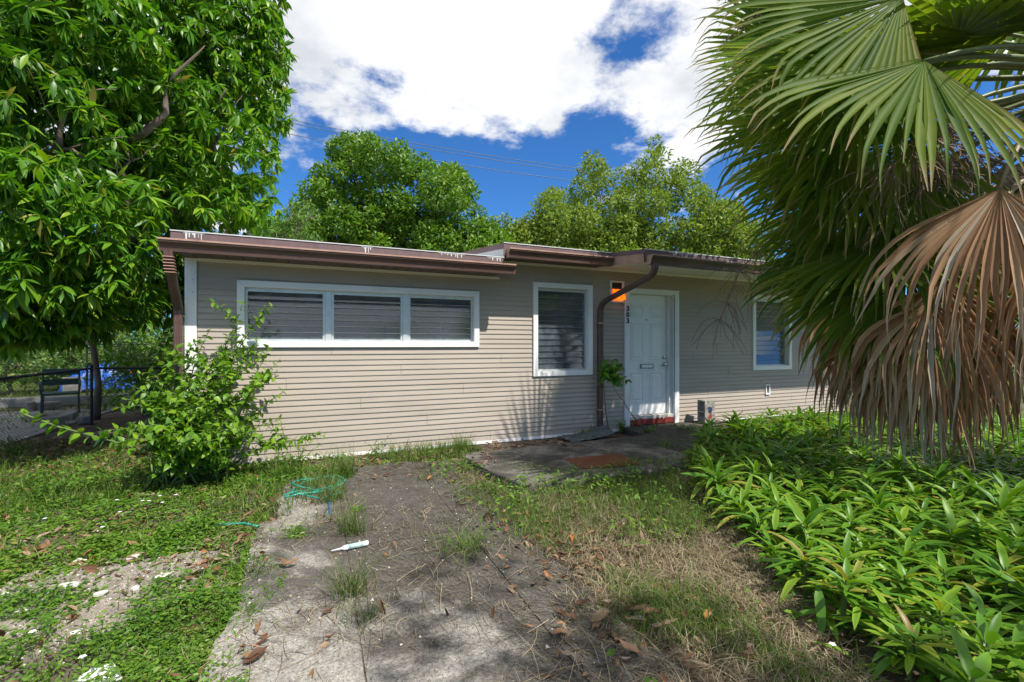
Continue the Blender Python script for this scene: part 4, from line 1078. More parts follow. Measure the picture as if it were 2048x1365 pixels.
for i, (hx, hy, hd, tx, ty, td, L_, g_) in enumerate(DEAD):
    H = at(hx, hy, hd); T = at(tx, ty, td); d = (T - H).normalized(); d = (d + Vector((0, 0, -.25))).normalized()
    nrm = (CAMV - H).normalized() * .9 + Vector((0, 0, .3))
    nrm = nrm + Vector((rr.uniform(-.3, .3), rr.uniform(-.3, .3), rr.uniform(-.2, .2)))
    frond(H, d, nrm, L_ * 1.0, g_, True, 26 if i < 2 else 17, R(112 if i < 2 else rr.uniform(80, 125)), 300 + i, root=CROWN + Vector((0, 0, -.5)), cup=.3, wmul=1.05 if i < 2 else .9, t0=.5, tf=.40, npt=13)
for i in range(9):        # skirt round the far side of the trunk
    az = R(-80 + i * 24); d = Vector((math.cos(az)*.25, math.sin(az)*.25, -.96)); H = CROWN + Vector((math.cos(az)*.8, math.sin(az)*.8, -1.1 + rr.uniform(-.2, .2)))
    frond(H, d, Vector((math.cos(az), math.sin(az), .2)), 1.3, 1.8, True, 34, R(190), 400 + i, root=CROWN + Vector((0, 0, -.4)), cup=.3, wmul=.85)
b = MB(); tp = [PALM + Vector((0, 0, -.1)), PALM + Vector((0, 0, .3)), PALM + Vector((-.03, 0, 1.5)), PALM + Vector((-.06, 0, 2.8)), CROWN + Vector((0, 0, .2))]
b.tube(tp, [.30, .24, .21, .21, .16], 14); b.build('trunk', M['ptrunk'], palm, -PALM, smooth=True)
b = MB()
for i in range(70):       # split old leaf bases
    a_ = i * 2.4; z = .2 + i * .045; c_ = Vector((math.cos(a_), math.sin(a_), 0)); p = PALM + c_ * .19 + Vector((-.02*z, 0, z)); b.tube([p, p + c_ * .07 + Vector((0, 0, .10)), p + c_ * .16 + Vector((0, 0, .16))], [.05, .04, .02], 5)
b.build('leaf_bases', M['ptrunk'], palm, -PALM)
def stalk(pts, nb, lb, seed, drop=.6):
    r = random.Random(seed); b = MB(); P = [Vector(p) for p in pts]; fine = []
    for i in range(len(P)-1):
        for t in (0, .33, .66): fine.append(P[i].lerp(P[i+1], t))
    fine.append(P[-1]); b.tube(fine, [.014*(1 - .6*i/len(fine)) for i in range(len(fine))], 5)
    for k in range(nb):
        s = fine[int(r.uniform(.25, .999) * len(fine))]; q = [s]; v = Vector((r.uniform(-1, 1), r.uniform(-1, 1), r.uniform(-.6, .4))).normalized()
        for j in range(5):
            v = (v + Vector((r.uniform(-.5, .5), r.uniform(-.5, .5), -drop*.4 + r.uniform(-.3, .3)))).normalized(); q.append(q[-1] + v * lb / 5 * r.uniform(.6, 1.3))
        b.tube(q, [.0045, .004, .0035, .003, .0025, .002], 3)
    b.build('dry_flower_stalk', M['drystalk'], palm, -PALM)
stalk([at(2040, 300, 3.7), at(1930, 250, 3.6), at(1830, 270, 3.5), at(1790, 330, 3.45)], 110, .55, 1)
stalk([at(2048, 240, 4.2), at(1930, 225, 4.1), at(1850, 300, 4.0), at(1820, 420, 3.9)], 110, .6, 2)
stalk([at(2060, 350, 3.8), at(1960, 310, 3.8), at(1880, 330, 3.9), at(1840, 400, 3.9)], 90, .6, 5)
stalk([at(1800, 330, 5.0), at(1600, 420, 5.4), at(1480, 540, 5.6), at(1440, 640, 5.6)], 80, .55, 3, 1.0)
stalk([at(1800, -20, 5.2), at(1650, -10, 5.4), at(1530, 10, 5.5), at(1465, 70, 5.5)], 50, .5, 4, .8)

# ------------------------------------------------------------------ shrub at the house corner
def leafy_stem(b, p0, p1, n, bow, r0=.012):
    pts = []; p0, p1 = Vector(p0), Vector(p1)
    for i in range(n):
        t = i/(n-1); pts.append(p0.lerp(p1, t) + Vector((0, 0, bow * math.sin(math.pi * t))) + Vector((random.uniform(-1, 1), random.uniform(-1, 1), 0)) * .015)
    b.tube(pts, [r0*(1 - .75*i/(n-1)) for i in range(n)], 5); return pts
def leaves_on(pts, spacing, size, out, twist=0.0, spread=.9, start=.15):
    L_ = sum((pts[i+1]-pts[i]).length for i in range(len(pts)-1)); s = L_*start; k = 0
    while s < L_:
        acc = 0
        for i in range(len(pts)-1):
            l = (pts[i+1]-pts[i]).length
            if acc + l >= s: break
            acc += l
        t = (s-acc)/max(l, 1e-6); p = pts[i].lerp(pts[i+1], t); ax = (pts[i+1]-pts[i]).normalized()
        a0 = k * 1.571 + twist
        e1 = ax.orthogonal().normalized(); e2 = ax.cross(e1)
        for q in (0, math.pi):
            d = (e1*math.cos(a0+q) + e2*math.sin(a0+q))*spread + ax*random.uniform(.1, .5) + Vector((0, 0, random.uniform(-.35, .1)))
            out.append((p, d, size*random.uniform(.6, 1.15)*(1 - .35*s/L_)))
        k += 1; s += spacing*random.uniform(.7, 1.3)
def shrub():
    base = Vector((-1.2, 5.66, GZ)); t = empty('corner_shrub', base); tag(t, 'overgrown light green shrub with oval leaves at the left house corner', 'shrub')
    lv = []
    tips = [(485,605,5.15),(530,610,5.25),(470,640,5.1),(420,655,5.0),(440,690,4.9),(400,715,4.95),(515,690,5.05),(545,740,5.0),(520,760,4.8),(480,745,4.7),(370,760,4.6),(330,715,4.7),(300,735,4.6),(290,790,4.4),
            (260,850,4.3),(575,780,5.0),(560,840,4.9),(540,880,4.8),(430,790,4.4),(380,820,4.3),(340,850,4.2),(470,840,4.5),(505,800,4.6),(320,800,4.5),(350,690,4.9),(600,890,5.0),(620,880,5.2),(230,870,4.3),(410,860,4.2),(450,900,4.3),(300,880,4.1), (360,890,4.1),
            (400,760,4.7),(450,760,4.7),(500,870,4.6),(345,760,4.7),(420,830,4.5),(520,830,4.8),(380,700,4.9),(270,800,4.4),(330,870,4.1),(390,780,4.4),(430,880,4.2),(480,700,4.9),(500,650,5.15),(540,690,5.2),(455,670,5.0),(560,720,5.2)]
    for (px, py, d) in tips:
        b = MB(); r0 = base + Vector((random.uniform(-.35, .35), random.uniform(-.3, .1), 0)); T = at(px, py, d)
        pts = leafy_stem(b, r0, T, 9, .12 if py > 700 else .02)
        leaves_on(pts, .055, .112, lv, random.uniform(0, 3), start=.22)
        for k in range(4):
            s = pts[random.randint(2, 7)]; e_ = s + Vector((random.uniform(-.3, .3), random.uniform(-.32, .1), random.uniform(.0, .28))); q = leafy_stem(b, s, e_, 5, .03, .006); leaves_on(q, .055, .10, lv, random.uniform(0, 3), start=.1)
        b.build('stem', M['greenstem'], t, -base, smooth=True)
    # long branch reaching left
    b = MB(); pts = [base + Vector((-.2, -.5, .25)), at(300, 905, 4.3), at(215, 880, 4.1), at(120, 855, 3.9), at(45, 828, 3.75)]
    fine = []
    for i in range(len(pts)-1): fine += [pts[i].lerp(pts[i+1], q) for q in (0, .25, .5, .75)]
    fine.append(pts[-1]); b.tube(fine, .008, 5); b.build('stem', M['greenstem'], t, -base, smooth=True); leaves_on(fine, .075, .14, lv, .4, start=.3); leaves_on(fine, .09, .12, lv, 1.1, start=.4)
    P = np.array([q[0] for q in lv]); D = np.array([q[1] for q in lv]); S = np.array([q[2] for q in lv])
    inw = (P[:, 1] > WY - .05) & (P[:, 0] > HX0); P, D, S = P[~inw], D[~inw], S[~inw]
    Bm = basis(D, roll=RNG.normal(0, .5, len(P)))
    tp = leaf_template(1, .58, 5, .22, .2, shape='ovate', base=.02)
    near = pick_nearest(P, 300); rest = np.setdiff1d(np.arange(len(P)), near)
    o = obj('foliage', merge_leaves('shrub_foliage', tp, P[rest] - np.array(base), Bm[rest], S[rest]), M['shrub'], t); tag(o, kind='stuff')
    me = tmpl_mesh('shrub_leaf', tp); me.materials.append(M['shrub_o'])
    for i in near: place_leaf('leaf', me, P[i], Bm[i], S[i], t)
shrub()
def sapling():
    base = Vector((4.30, 5.95, .04)); t = empty('climbing_sapling', base); tag(t, 'young leafy sapling leaning on the brown downspout beside the door', 'sapling'); lv = []
    for (f, T) in (((4.62, 5.60, .06), at(1222, 772, 6.75)), ((4.05, 5.75, .05), at(1205, 750, 6.75))):
        b = MB(); pts = leafy_stem(b, f, T, 7, .0, .011); b.build('stem', M['twig'], t, -base, smooth=True)
    c0 = at(1212, 745, 6.7)
    for k in range(30):
        b = MB(); e_ = c0 + Vector((random.uniform(-.22, .26), random.uniform(-.25, .05), random.uniform(-.22, .22))); q = leafy_stem(b, c0 + Vector((0, 0, -.05)), e_, 5, .05, .005); b.build('twig', M['greenstem'], t, -base); leaves_on(q, .045, .125, lv, random.uniform(0, 3), start=.25)
    P = np.array([q[0] for q in lv]); D = np.array([q[1] for q in lv]); D[:, 2] -= .5; S = np.array([q[2] for q in lv]); Bm = basis(D, roll=RNG.normal(0, .4, len(P)))
    me = tmpl_mesh('sapling_leaf', leaf_template(1, .55, 5, .2, .25, shape='ovate')); me.materials.append(M['mango_o'])
    for i in range(len(P)): place_leaf('leaf', me, P[i], Bm[i], S[i], t)
sapling()

# ------------------------------------------------------------------ basket plant bed
BED = [(1.9, .55), (2.08, 1.0), (2.25, 1.45), (2.55, 1.95), (2.95, 2.55), (3.35, 3.2), (3.95, 4.0), (4.75, 4.75), (5.4, 5.15), (6.6, 5.3), (8.4, 5.35), (10.6, 5.0), (12, 4), (12, 2.5), (5, .3), (3, .2)]
def bed():
    r = random.Random(12); pts = []
    tries = 0
    while len(pts) < 300 and tries < 60000:
        tries += 1
        x = r.uniform(1.5, 11); y = r.uniform(.3, 5.4)
        if not dist_poly(np.array([[x, y]]), BED)[0]: continue
        px, py, f = topix(np.array([x, y, .25])); 
        if not (1250 < px < 2190 and f > .8 and py < 1560): continue
        if (Vector((x, y)) - Vector((PALM.x, PALM.y))).length < .45: continue
        md = .12 + .032 * float(f)
        if any((x-a)**2 + (y-b_)**2 < md*md for a, b_, _ in pts): continue
        pts.append((x, y, float(f)))
    print('bed plants', len(pts))
    pts.sort(key=lambda q: q[2])
    tl = [leaf_template(1, .20, 7, .5, .42, shape='strap', base=.05), leaf_template(1, .215, 7, .4, .25, shape='strap', base=.05, wave=.25), leaf_template(1, .18, 7, .45, .6, shape='strap', base=.05)]
    lm = [tmpl_mesh('basket_leaf', q) for q in tl]
    for m in lm: m.materials.append(M['basket_o'])
    def rosette(nl, rs):
        P = []; D = []; S = []; T = []
        for k in range(nl):
            a = k * 2.399 + rs.uniform(-.25, .25); q = k / nl
            el = R(4 + 60 * q + rs.uniform(-8, 8)); d = np.array([math.cos(a)*math.cos(el), math.sin(a)*math.cos(el), math.sin(el)])
            h = .05 + .13 * q; P.append((math.cos(a)*.012, math.sin(a)*.012, h)); D.append(d); S.append((.34 - .13*q) * rs.uniform(.82, 1.12)); T.append(rs.randint(0, 2))
        return np.array(P), np.array(D), np.array(S), T
    var = []
    for v in range(7):
        P, D, S, T = rosette(15, random.Random(50 + v)); Bm = basis(D, roll=RNG.normal(0, .12, len(P)))
        Vs = []; Fs = []; al = []; ac = []; n0 = 0
        for i in range(len(P)):
            V, F, A, C = tl[T[i]]; Vs.append((Bm[i] @ V.T).T * S[i] + P[i]); Fs.append(F + n0); n0 += len(V); al.append(A); ac.append(C)
        me = fast_mesh('basket_plant', np.concatenate(Vs), np.concatenate(Fs), {'along': np.concatenate(al), 'across': np.concatenate(ac)}, True); me.materials.append(M['basket']); var.append(me)
    G = 'basket plants in the dense bed under the palm'
    lab_near = 'basket plant rosette of broad green strap leaves in the front of the bed'
    lab_far = 'smaller basket plant rosette further back in the bed towards the house'
    for i, (x, y, f) in enumerate(pts):
        s = r.uniform(.7, 1.12) * (.74 if f < 3 else .86); rz = r.uniform(0, 6.28); tx, ty = r.uniform(-.22, .22), r.uniform(-.22, .22); z = GZ + .04 + r.uniform(0, .12)
        if f < 2.6 and i < 75:
            e = empty('basket_plant', (x, y, z)); e.rotation_euler = (tx, ty, rz); e.scale = (s, s, s); tag(e, lab_near, 'plant', G)
            MB().tube([(0, 0, -.16), (0, 0, .0), (0, 0, .19)], [.014, .016, .006], 6).build('stem', M['greenstem'], e)
            P, D, S, T = rosette(r.randint(11, 16), r); S = S * np.array([r.uniform(.7, 1.1) for _ in S]); Bm = basis(D, roll=RNG.normal(0, .15, len(P)))
            for k in range(len(P)):
                o = bpy.data.objects.new('leaf', lm[T[k]]); link(o, e); o.matrix_local = Matrix.Translation(P[k]) @ (Matrix(Bm[k].tolist()).to_4x4() @ Matrix.Scale(S[k], 4))
        else:
            o = obj('basket_plant', var[i % 7]); o.location = (x, y, z); o.rotation_euler = (tx, ty, rz); o.scale = (s, s, s); tag(o, lab_near if f < 2.6 else lab_far, 'plant', G)
    # low runners and shaded leaves filling the bed floor
    n = 15000; Q = np.column_stack([RNG.uniform(1.5, 11, n*3), RNG.uniform(.3, 5.4, n*3)]); Q = Q[dist_poly(Q, BED)][:n]
    D = np.column_stack([RNG.normal(size=(len(Q), 2)), RNG.uniform(-.2, .7, len(Q))]); P = np.column_stack([Q, RNG.uniform(0, .24, len(Q)) + GZ])
    o = obj('bed_undergrowth', merge_leaves('bed_undergrowth', leaf_template(1, .2, 4, .3, .4, shape='strap', base=.05), P, basis(D), RNG.uniform(.09, .22, len(Q))), M['basket']); tag(o, 'low tangled green leaves filling the bed under the basket plants', 'ground cover', kind='stuff')
bed()

# ------------------------------------------------------------------ grass, creepers, straw, litter
def blades(pos, h, w, lean, mat, name, seg=3, seed=0, bend=1.0):
    rng = np.random.default_rng(seed); n = len(pos); a = rng.uniform(0, 6.28, n); ca, sa = np.cos(a), np.sin(a); ln = lean * rng.uniform(.2, 1.4, n)
    rows = []; fa = a + rng.uniform(-.6, .6, n) + 1.57; wx, wy = np.cos(fa), np.sin(fa)
    for k in range(seg + 1):
        t = k / seg; r = ln * h * t ** 1.8 * bend; z = h * t * np.sqrt(np.maximum(.05, 1 - (np.minimum(ln, .95) * t) ** 2 * .8))
        hw = w * (1 - t) ** .7 * .5 + 2e-4
        c = np.stack([pos[:, 0] + ca * r, pos[:, 1] + sa * r, pos[:, 2] + z], 1); o_ = np.stack([wx * hw, wy * hw, hw * 0], 1)
        rows += [c - o_, c + o_]
    V = np.stack(rows, 1); m = V.shape[1]; F = np.array([(2*k, 2*k+1, 2*k+3, 2*k+2) for k in range(seg)])
    FF = (F[None] + (np.arange(n) * m)[:, None, None]).reshape(-1, 4); al = np.tile(np.repeat(np.arange(seg + 1) / seg, 2), n)
    return fast_mesh(name, V.reshape(-1, 3), FF, {'along': al, 'across': np.zeros(n*m)}, True)
def scatter(n, x0, x1, y0, y1, seed):
    rng = np.random.default_rng(seed); return np.column_stack([rng.uniform(x0, x1, n), rng.uniform(y0, y1, n)])
def inframe(P, m=60):
    px, py, f = topix(np.column_stack([P, np.zeros(len(P))])); return (f > .9) & (px > -m) & (px < 2048 + m) & (py < 1365 + 5*m)
def keepout(P):
    """on bare paving, inside the house, in the bed"""
    drv = (P[:, 0] > -.42) & (P[:, 0] < 1.04) & (P[:, 1] < 5.4)
    st_ = (P[:, 0] > 1.60) & (P[:, 0] < 4.2) & (P[:, 1] > 3.9) & (P[:, 1] < 5.45)
    p2 = (P[:, 0] > 4.15) & (P[:, 0] < 6.65) & (P[:, 1] > 4.2)
    hs = (P[:, 0] > HX0 - .02) & (P[:, 1] > WY - .03)
    sd = dist_poly(P, SAND)
    return drv, st_ | p2, hs, sd
def lawns():
    # left lawn: creeper leaves
    P = np.concatenate([scatter(150000, -4.5, 2.0, 1.6, 8.0, 1), scatter(90000, -2.6, .6, 1.7, 4.2, 91)]); P = P[inframe(P)]; drv, slab, hs, sd = keepout(P)
    nz = vnoise(P, 1.7, 5) * .6 + vnoise(P, 5.2, 6) * .4
    edge = (P[:, 0] > -.46) & (P[:, 0] < -.36 + .75*np.clip(nz - .35, 0, 1))
    near_wall = (P[:, 1] > 5.35) & (P[:, 0] < .9)
    left = P[:, 0] < -.42
    path_left = (P[:, 0] < .35) & (P[:, 1] > 3.6) & (P[:, 1] < 5.6) & (nz > .46 + .25*np.clip((P[:, 0]), 0, 1))
    dens = np.where(left, np.clip((nz - .28) * 2.6 + .35*(P[:, 1] > 3.5), 0.10, 1), 0) + np.where(edge, .8, 0) + np.where(path_left, .8, 0) + np.where(near_wall, .25, 0)
    far = np.clip(1.3 - np.hypot(P[:, 0], P[:, 1]) * .09, .25, 1)
    dens = np.where(sd, np.where(vnoise(P, 4.0, 77) > .55, .55, .05), dens) * far; dens[hs | slab] = 0
    shade = (P[:, 0] < -1.9) & (P[:, 1] > 6.3); dens[shade] *= .3
    k = RNG.random(len(P)) < dens; Q = P[k]; n = len(Q); print('creeper', n)
    z = GZ + RNG.uniform(.0, .10, n) * (0.25 + 1.2*vnoise(Q, 3.5, 9)**2)
    D = np.column_stack([RNG.normal(size=(n, 2)), RNG.uniform(-.1, .5, n)])
    sc = RNG.uniform(.013, .036, n) * np.clip(np.hypot(Q[:, 0], Q[:, 1]) * .2 + .4, .8, 1.7)
    o = obj('creeping_weeds', merge_leaves('creeping_weeds', leaf_template(1, .46, 3, .3, .2, shape='lance', base=.04), np.column_stack([Q, z]), basis(D, roll=RNG.normal(0, .4, n)), sc), M['cover']); tag(o, 'bright green creeping weeds carpeting the left yard', 'ground cover', kind='stuff')
    # grass on the left
    P = scatter(110000, -5, 2.0, 1.8, 8.5, 2); P = P[inframe(P)]; drv, slab, hs, sd = keepout(P); nz = vnoise(P, 1.3, 15) * .55 + vnoise(P, 4.1, 16) * .45
    mid = np.clip((P[:, 1] - 3.2) * .9, .33, 1)
    dens = np.where((P[:, 0] < -.42) | ((P[:, 0] < .25) & (P[:, 1] > 3.5)), np.clip((nz - .3) * 2.2, 0, 1) * mid * .75, 0)
    dens = np.where(sd, .03, dens); wallstrip = (P[:, 1] > 5.45) & (P[:, 0] < 4.3) & (P[:, 0] > .6); dens = np.where(wallstrip, .9 * (nz > .35), dens); dens[hs | slab] = 0
    Q = P[RNG.random(len(P)) < dens]; n = len(Q); print('grass left', n)
    h = RNG.uniform(.05, .17, n) * (0.6 + vnoise(Q, 1.1, 22)); h[Q[:, 1] < 3.3] *= .8
    o = obj('left_grass', blades(np.column_stack([Q, np.full(n, GZ)]), h, RNG.uniform(.004, .009, n), .8, M['grass'], 'left_grass', 3, 3), M['grass']); tag(o, 'loose green grass growing among the weeds left of the path', 'grass', kind='stuff')
    # right of the path: mixed dry and green grass
    P = scatter(150000, .95, 6.5, .9, 5.2, 4); P = P[inframe(P)]; drv, slab, hs, sd = keepout(P); inb = dist_poly(P, BED); nz = vnoise(P, 1.5, 31) * .55 + vnoise(P, 4.6, 32) * .45
    ed = 1.15 + .35 * (vnoise(P, 2.0, 33) - .3)
    band = np.clip((P[:, 0] - ed) * 2.2, 0, 1)
    dens = band * np.clip(.25 + nz, 0, 1); dens[slab | inb] = 0
    k = RNG.random(len(P)) < dens * .75; Q = P[k]; n = len(Q); nzq = vnoise(Q, 2.2, 35)
    green = (RNG.random(n) < np.clip(.10 + (nzq - .52) * 2.6 + np.clip(Q[:, 1] - 2.7, 0, 1) * .8, .05, .95))
    for nm, mk, mm, lb in (('green_grass', green, M['grass'], 'green grass blades in the strip between path and bed'), ('dry_grass', ~green, M['straw'], 'dry straw coloured grass in the strip between path and bed')):
        q = Q[mk]; m = len(q); print(nm, m); h = RNG.uniform(.05, .17, m) * (1.0 if nm == 'green_grass' else .75)
        o = obj(nm, blades(np.column_stack([q, np.full(m, GZ)]), h, RNG.uniform(.0025, .006, m), .95 if nm == 'green_grass' else 1.6, mm, nm, 3, 7), mm); tag(o, lb, 'grass', kind='stuff')
    # weeds on the right strip
    P = scatter(26000, 1.1, 6.5, 1.0, 5.4, 6); P = P[inframe(P)]; drv, slab, hs, sd = keepout(P); inb = dist_poly(P, BED); nz = vnoise(P, 1.9, 41) * .6 + vnoise(P, 6, 42) * .4
    far = np.clip((P[:, 1] - 2.9) * .9, 0, 1); fr = (P[:, 1] > 3.7) & (P[:, 1] < 4.15) & (P[:, 0] < 4.3)
    dens = np.clip((nz - .56) * 4, 0, 1) * .45 + far * np.clip((nz - .34) * 2.5, 0, 1); dens[fr] = np.maximum(dens[fr], .75 * (nz[fr] > .36)); dens[slab & ~fr] = 0; dens[inb] = 0; dens[P[:, 0] < 1.3 + .3*nz] *= .4
    Q = P[RNG.random(len(P)) < dens]; n = len(Q); print('weeds right', n)
    D = np.column_stack([RNG.normal(size=(n, 2)), RNG.uniform(-.1, .8, n)]); z = GZ + RNG.uniform(0, .17, n)
    o = obj('strip_weeds', merge_leaves('strip_weeds', leaf_template(1, .42, 3, .2, .15, shape='ovate', base=.03), np.column_stack([Q, z]), basis(D, roll=RNG.normal(0, .4, n)), RNG.uniform(.03, .065, n)), M['cover']); tag(o, 'low green weeds in front of the entrance slab', 'ground cover', kind='stuff')
    # loose straw lying on the path and strip
    n = 12000; P = scatter(n*4, -.9, 3.3, 1.2, 5.3, 8); P = P[inframe(P)]; nz = vnoise(P, 1.6, 51); inb = dist_poly(P, BED); st_ = (P[:, 0] > 1.6) & (P[:, 1] > 3.85)
    dens = np.clip(.12 + 1.0 * np.clip(P[:, 0] - .6, 0, 1) + (nz - .5) * 1.2, .03, 1); dens[inb | st_] = 0; P = P[RNG.random(len(P)) < dens][:n]; n = len(P)
    L_ = .05 + .27*RNG.random(n)**2; a = RNG.normal(2.6, .9, n); cv = RNG.normal(0, .22, n); z0 = RNG.uniform(.001, .014, n); rows = []
    for k in range(4):
        t = k/3 - .5; x = P[:, 0] + np.cos(a + cv*t)*L_*t; y = P[:, 1] + np.sin(a + cv*t)*L_*t; zz = z0 + RNG.uniform(0, .004, n); w = .0007 + .0008*RNG.random(n)
        ox, oy = -np.sin(a)*w, np.cos(a)*w; rows += [np.stack([x-ox, y-oy, zz], 1), np.stack([x+ox, y+oy, zz + .001], 1)]
    V = np.stack(rows, 1); F = np.array([(2*k, 2*k+1, 2*k+3, 2*k+2) for k in range(3)]); FF = (F[None] + (np.arange(n)*8)[:, None, None]).reshape(-1, 4)
    o = obj('loose_straw', fast_mesh('loose_straw', V.reshape(-1, 3), FF, {'along': np.zeros(n*8)}), M['straw']); tag(o, 'loose dry straw scattered over the concrete path', 'straw', kind='stuff')
    # brown crumbs of litter
    n = 8000; P = scatter(n*4, -5, 5, 1.4, 9, 9); P = P[inframe(P)]; drv, slab, hs, sd = keepout(P); nz = vnoise(P, 1.2, 61)*.6 + vnoise(P, 4, 62)*.4
    dens = np.where(drv, .07, .4) * np.clip((nz - .25)*3, 0, 1); dens[(P[:, 0] < -1.8) & (P[:, 1] > 5.8)] = .9; dens[hs | slab] = 0; P = P[RNG.random(len(P)) < dens][:n]; n = len(P)
    D = np.column_stack([RNG.normal(size=(n, 2)), RNG.uniform(-.15, .3, n)])
    o = obj('leaf_litter', merge_leaves('leaf_litter', leaf_template(1, .35, 3, .6, -.15, base=.04), np.column_stack([P, np.full(n, GZ + .015)]), basis(D, roll=RNG.normal(0, .6, n)), RNG.uniform(.03, .11, n)), M['litter']); tag(o, 'crumbled brown leaf litter over the bare soil', 'leaf litter', kind='stuff')
    # grit and small stones
    n = 15000; P = np.concatenate([scatter(22000, -2.6, 2.4, 1.4, 5.5, 14), scatter(14000, -1.9, -.3, 2.6, 3.9, 114)]); P = P[inframe(P)]; drv, slab, hs, sd = keepout(P); dens = np.where(sd, 1.0, np.where(drv, .16, .22)); dens[hs | slab] = 0; P = P[RNG.random(len(P)) < dens][:n]; n = len(P)
    T = np.array([(1, 0, 0), (-.5, .8, 0), (-.5, -.8, 0), (.1, .1, .8)]); s_ = RNG.uniform(.002, .010, n)**1.0 * RNG.choice([.6, 1, 1.6], n, p=[.6, .33, .07]); a = RNG.uniform(0, 6.28, n)
    X = np.stack([T[None, :, 0]*np.cos(a)[:, None] - T[None, :, 1]*np.sin(a)[:, None], T[None, :, 0]*np.sin(a)[:, None] + T[None, :, 1]*np.cos(a)[:, None], np.broadcast_to(T[None, :, 2], (n, 4))], 2) * s_[:, None, None]
    zb = np.where((P[:, 0] > -.42) & (P[:, 0] < 1.42), 0.0, GZ + .011); X += np.column_stack([P, zb])[:, None, :]
    F = np.array([(0, 1, 3), (1, 2, 3), (2, 0, 3)]); FF = (F[None] + (np.arange(n)*4)[:, None, None]).reshape(-1, 3)
    o = obj('grit', fast_mesh('grit', X.reshape(-1, 3), FF), M['gritmat']); tag(o, 'loose grit and small stones on the bare soil and path', 'grit', kind='stuff')
    # far lawn to the right and left
    P = np.concatenate([scatter(9000, 9, 26, 2, 16, 12), scatter(5000, -14, -4, 8, 18, 13)]); P = P[inframe(P)]; n = len(P)
    o = obj('far_grass', blades(np.column_stack([P, np.full(n, GZ)]), RNG.uniform(.06, .16, n), RNG.uniform(.012, .03, n), .7, M['grass'], 'far_grass', 2, 8), M['grass']); tag(o, 'sunlit lawn grass beyond the fence and the palm', 'grass', kind='stuff')
lawns()

# ------------------------------------------------------------------ grass tufts
TUFTS = [((1060, 955), 140, .22, 'F', 'grass clump hanging over the left front of the entrance slab'), ((1150, 960), 150, .24, 'F', 'grass clump in front of the red brown board'), ((1250, 945), 150, .26, 'F', 'grass clump right of the red brown board'), ((1000, 985), 120, .18, 'F', 'grass clump at the front left corner of the slab'), ((640, 975), 90, .22, 'S', 'thin grass poking through the hose loops'), ((500, 1150), 90, .16, 'F', 'short weed clump on the left edge of the concrete'), ((470, 1240), 90, .14, 'F', 'short weed clump on the lower left edge of the concrete'), ((690, 960), 210, .42, 'M', 'tall grassy tuft beside the coiled green hose'), ((920, 905), 170, .34, 'M', 'upright grass tuft against the base of the siding'), ((705, 1075), 120, .34, 'S', 'thin grass tuft at the joint above the white tube'),
         ((700, 1200), 120, .30, 'S', 'thin grass tuft at the joint below the white tube'), ((935, 1110), 150, .24, 'F', 'flattened green grass tuft in the middle of the path'), ((850, 965), 60, .16, 'S', 'small grass tuft at the top of the path'),
         ((720, 1250), 60, .16, 'S', 'reddish dry grass tuft in the path joint'), ((1250, 1180), 110, .16, 'F', 'short grass clump among the dry leaves'), ((1290, 1210), 110, .16, 'F', 'short grass clump nearer the bed among dry straw'), ((560, 960), 130, .30, 'M', 'grass tuft under the corner shrub'), ((660, 1010), 120, .30, 'S', 'grass tuft growing through the green hose'), ((1330, 905), 150, .30, 'F', 'long grass clump at the corner of the plant bed')]
for i, ((px, py), n, h, kd, lab) in enumerate(TUFTS):
    g = gnd(px, py, GZ); rng = np.random.default_rng(70 + i); P = np.column_stack([rng.normal(0, .05 if kd != 'F' else .08, (n, 2)), np.zeros(n)])
    hh = h * rng.uniform(.45, 1.1, n); me = blades(P, hh, rng.uniform(.003, .0055, n), .75 if kd != 'F' else 1.5, M['tuft'], 'grass_tuft', 5, 90 + i)
    o = obj('grass_tuft', me, M['tuft'] if kd == 'S' else M['grass'], None, g); tag(o, lab, 'grass tuft', 'grass tufts around the path')

def wall_weed(px, py, h, n, lab, spread=.25):
    g = gnd(px, py, GZ); e = empty('wall_weed', (g.x, min(g.y, WY - .12), GZ)); tag(e, lab, 'weed', 'weeds along the foot of the wall'); lv = []; b = MB(); r = random.Random(px)
    for k in range(n):
        T = Vector((r.uniform(-spread, spread), r.uniform(-.22, .03), h*r.uniform(.5, 1.05))); q = leafy_stem(b, (r.uniform(-.04, .04), 0, 0), T, 6, .03, .004); leaves_on(q, .05, .055, lv, r.uniform(0, 3), start=.25)
    b.build('stems', M['greenstem'], e); P = np.array([q[0] for q in lv]); D = np.array([q[1] for q in lv]); S = np.array([q[2] for q in lv])
    o = obj('foliage', merge_leaves('weed_foliage', leaf_template(1, .5, 3, .2, .2, shape='ovate', base=.03), P, basis(D, roll=RNG.normal(0, .4, len(P))), S), M['shrub'], e); tag(o, kind='stuff')
for a in ((600, 915, .30, 7, 'leafy weed against the siding right of the corner shrub'), (745, 905, .30, 4, 'thin stemmed weed against the siding under the long window'), (1150, 868, .16, 8, 'low leafy weed in front of the netting by the downspout'),
          (1238, 865, .22, 9, 'leafy weed at the foot of the downspout'), (1290, 875, .22, 9, 'leafy weed in front of the red door step'), (1365, 868, .28, 9, 'leafy weed left of the concrete block'), (1460, 862, .26, 9, 'weed between the concrete block and the bed'),
          (1560, 850, .30, 9, 'weed at the wall below the small outlet'), (1650, 845, .45, 10, 'taller straggly weed at the right end of the house wall')): wall_weed(*a)

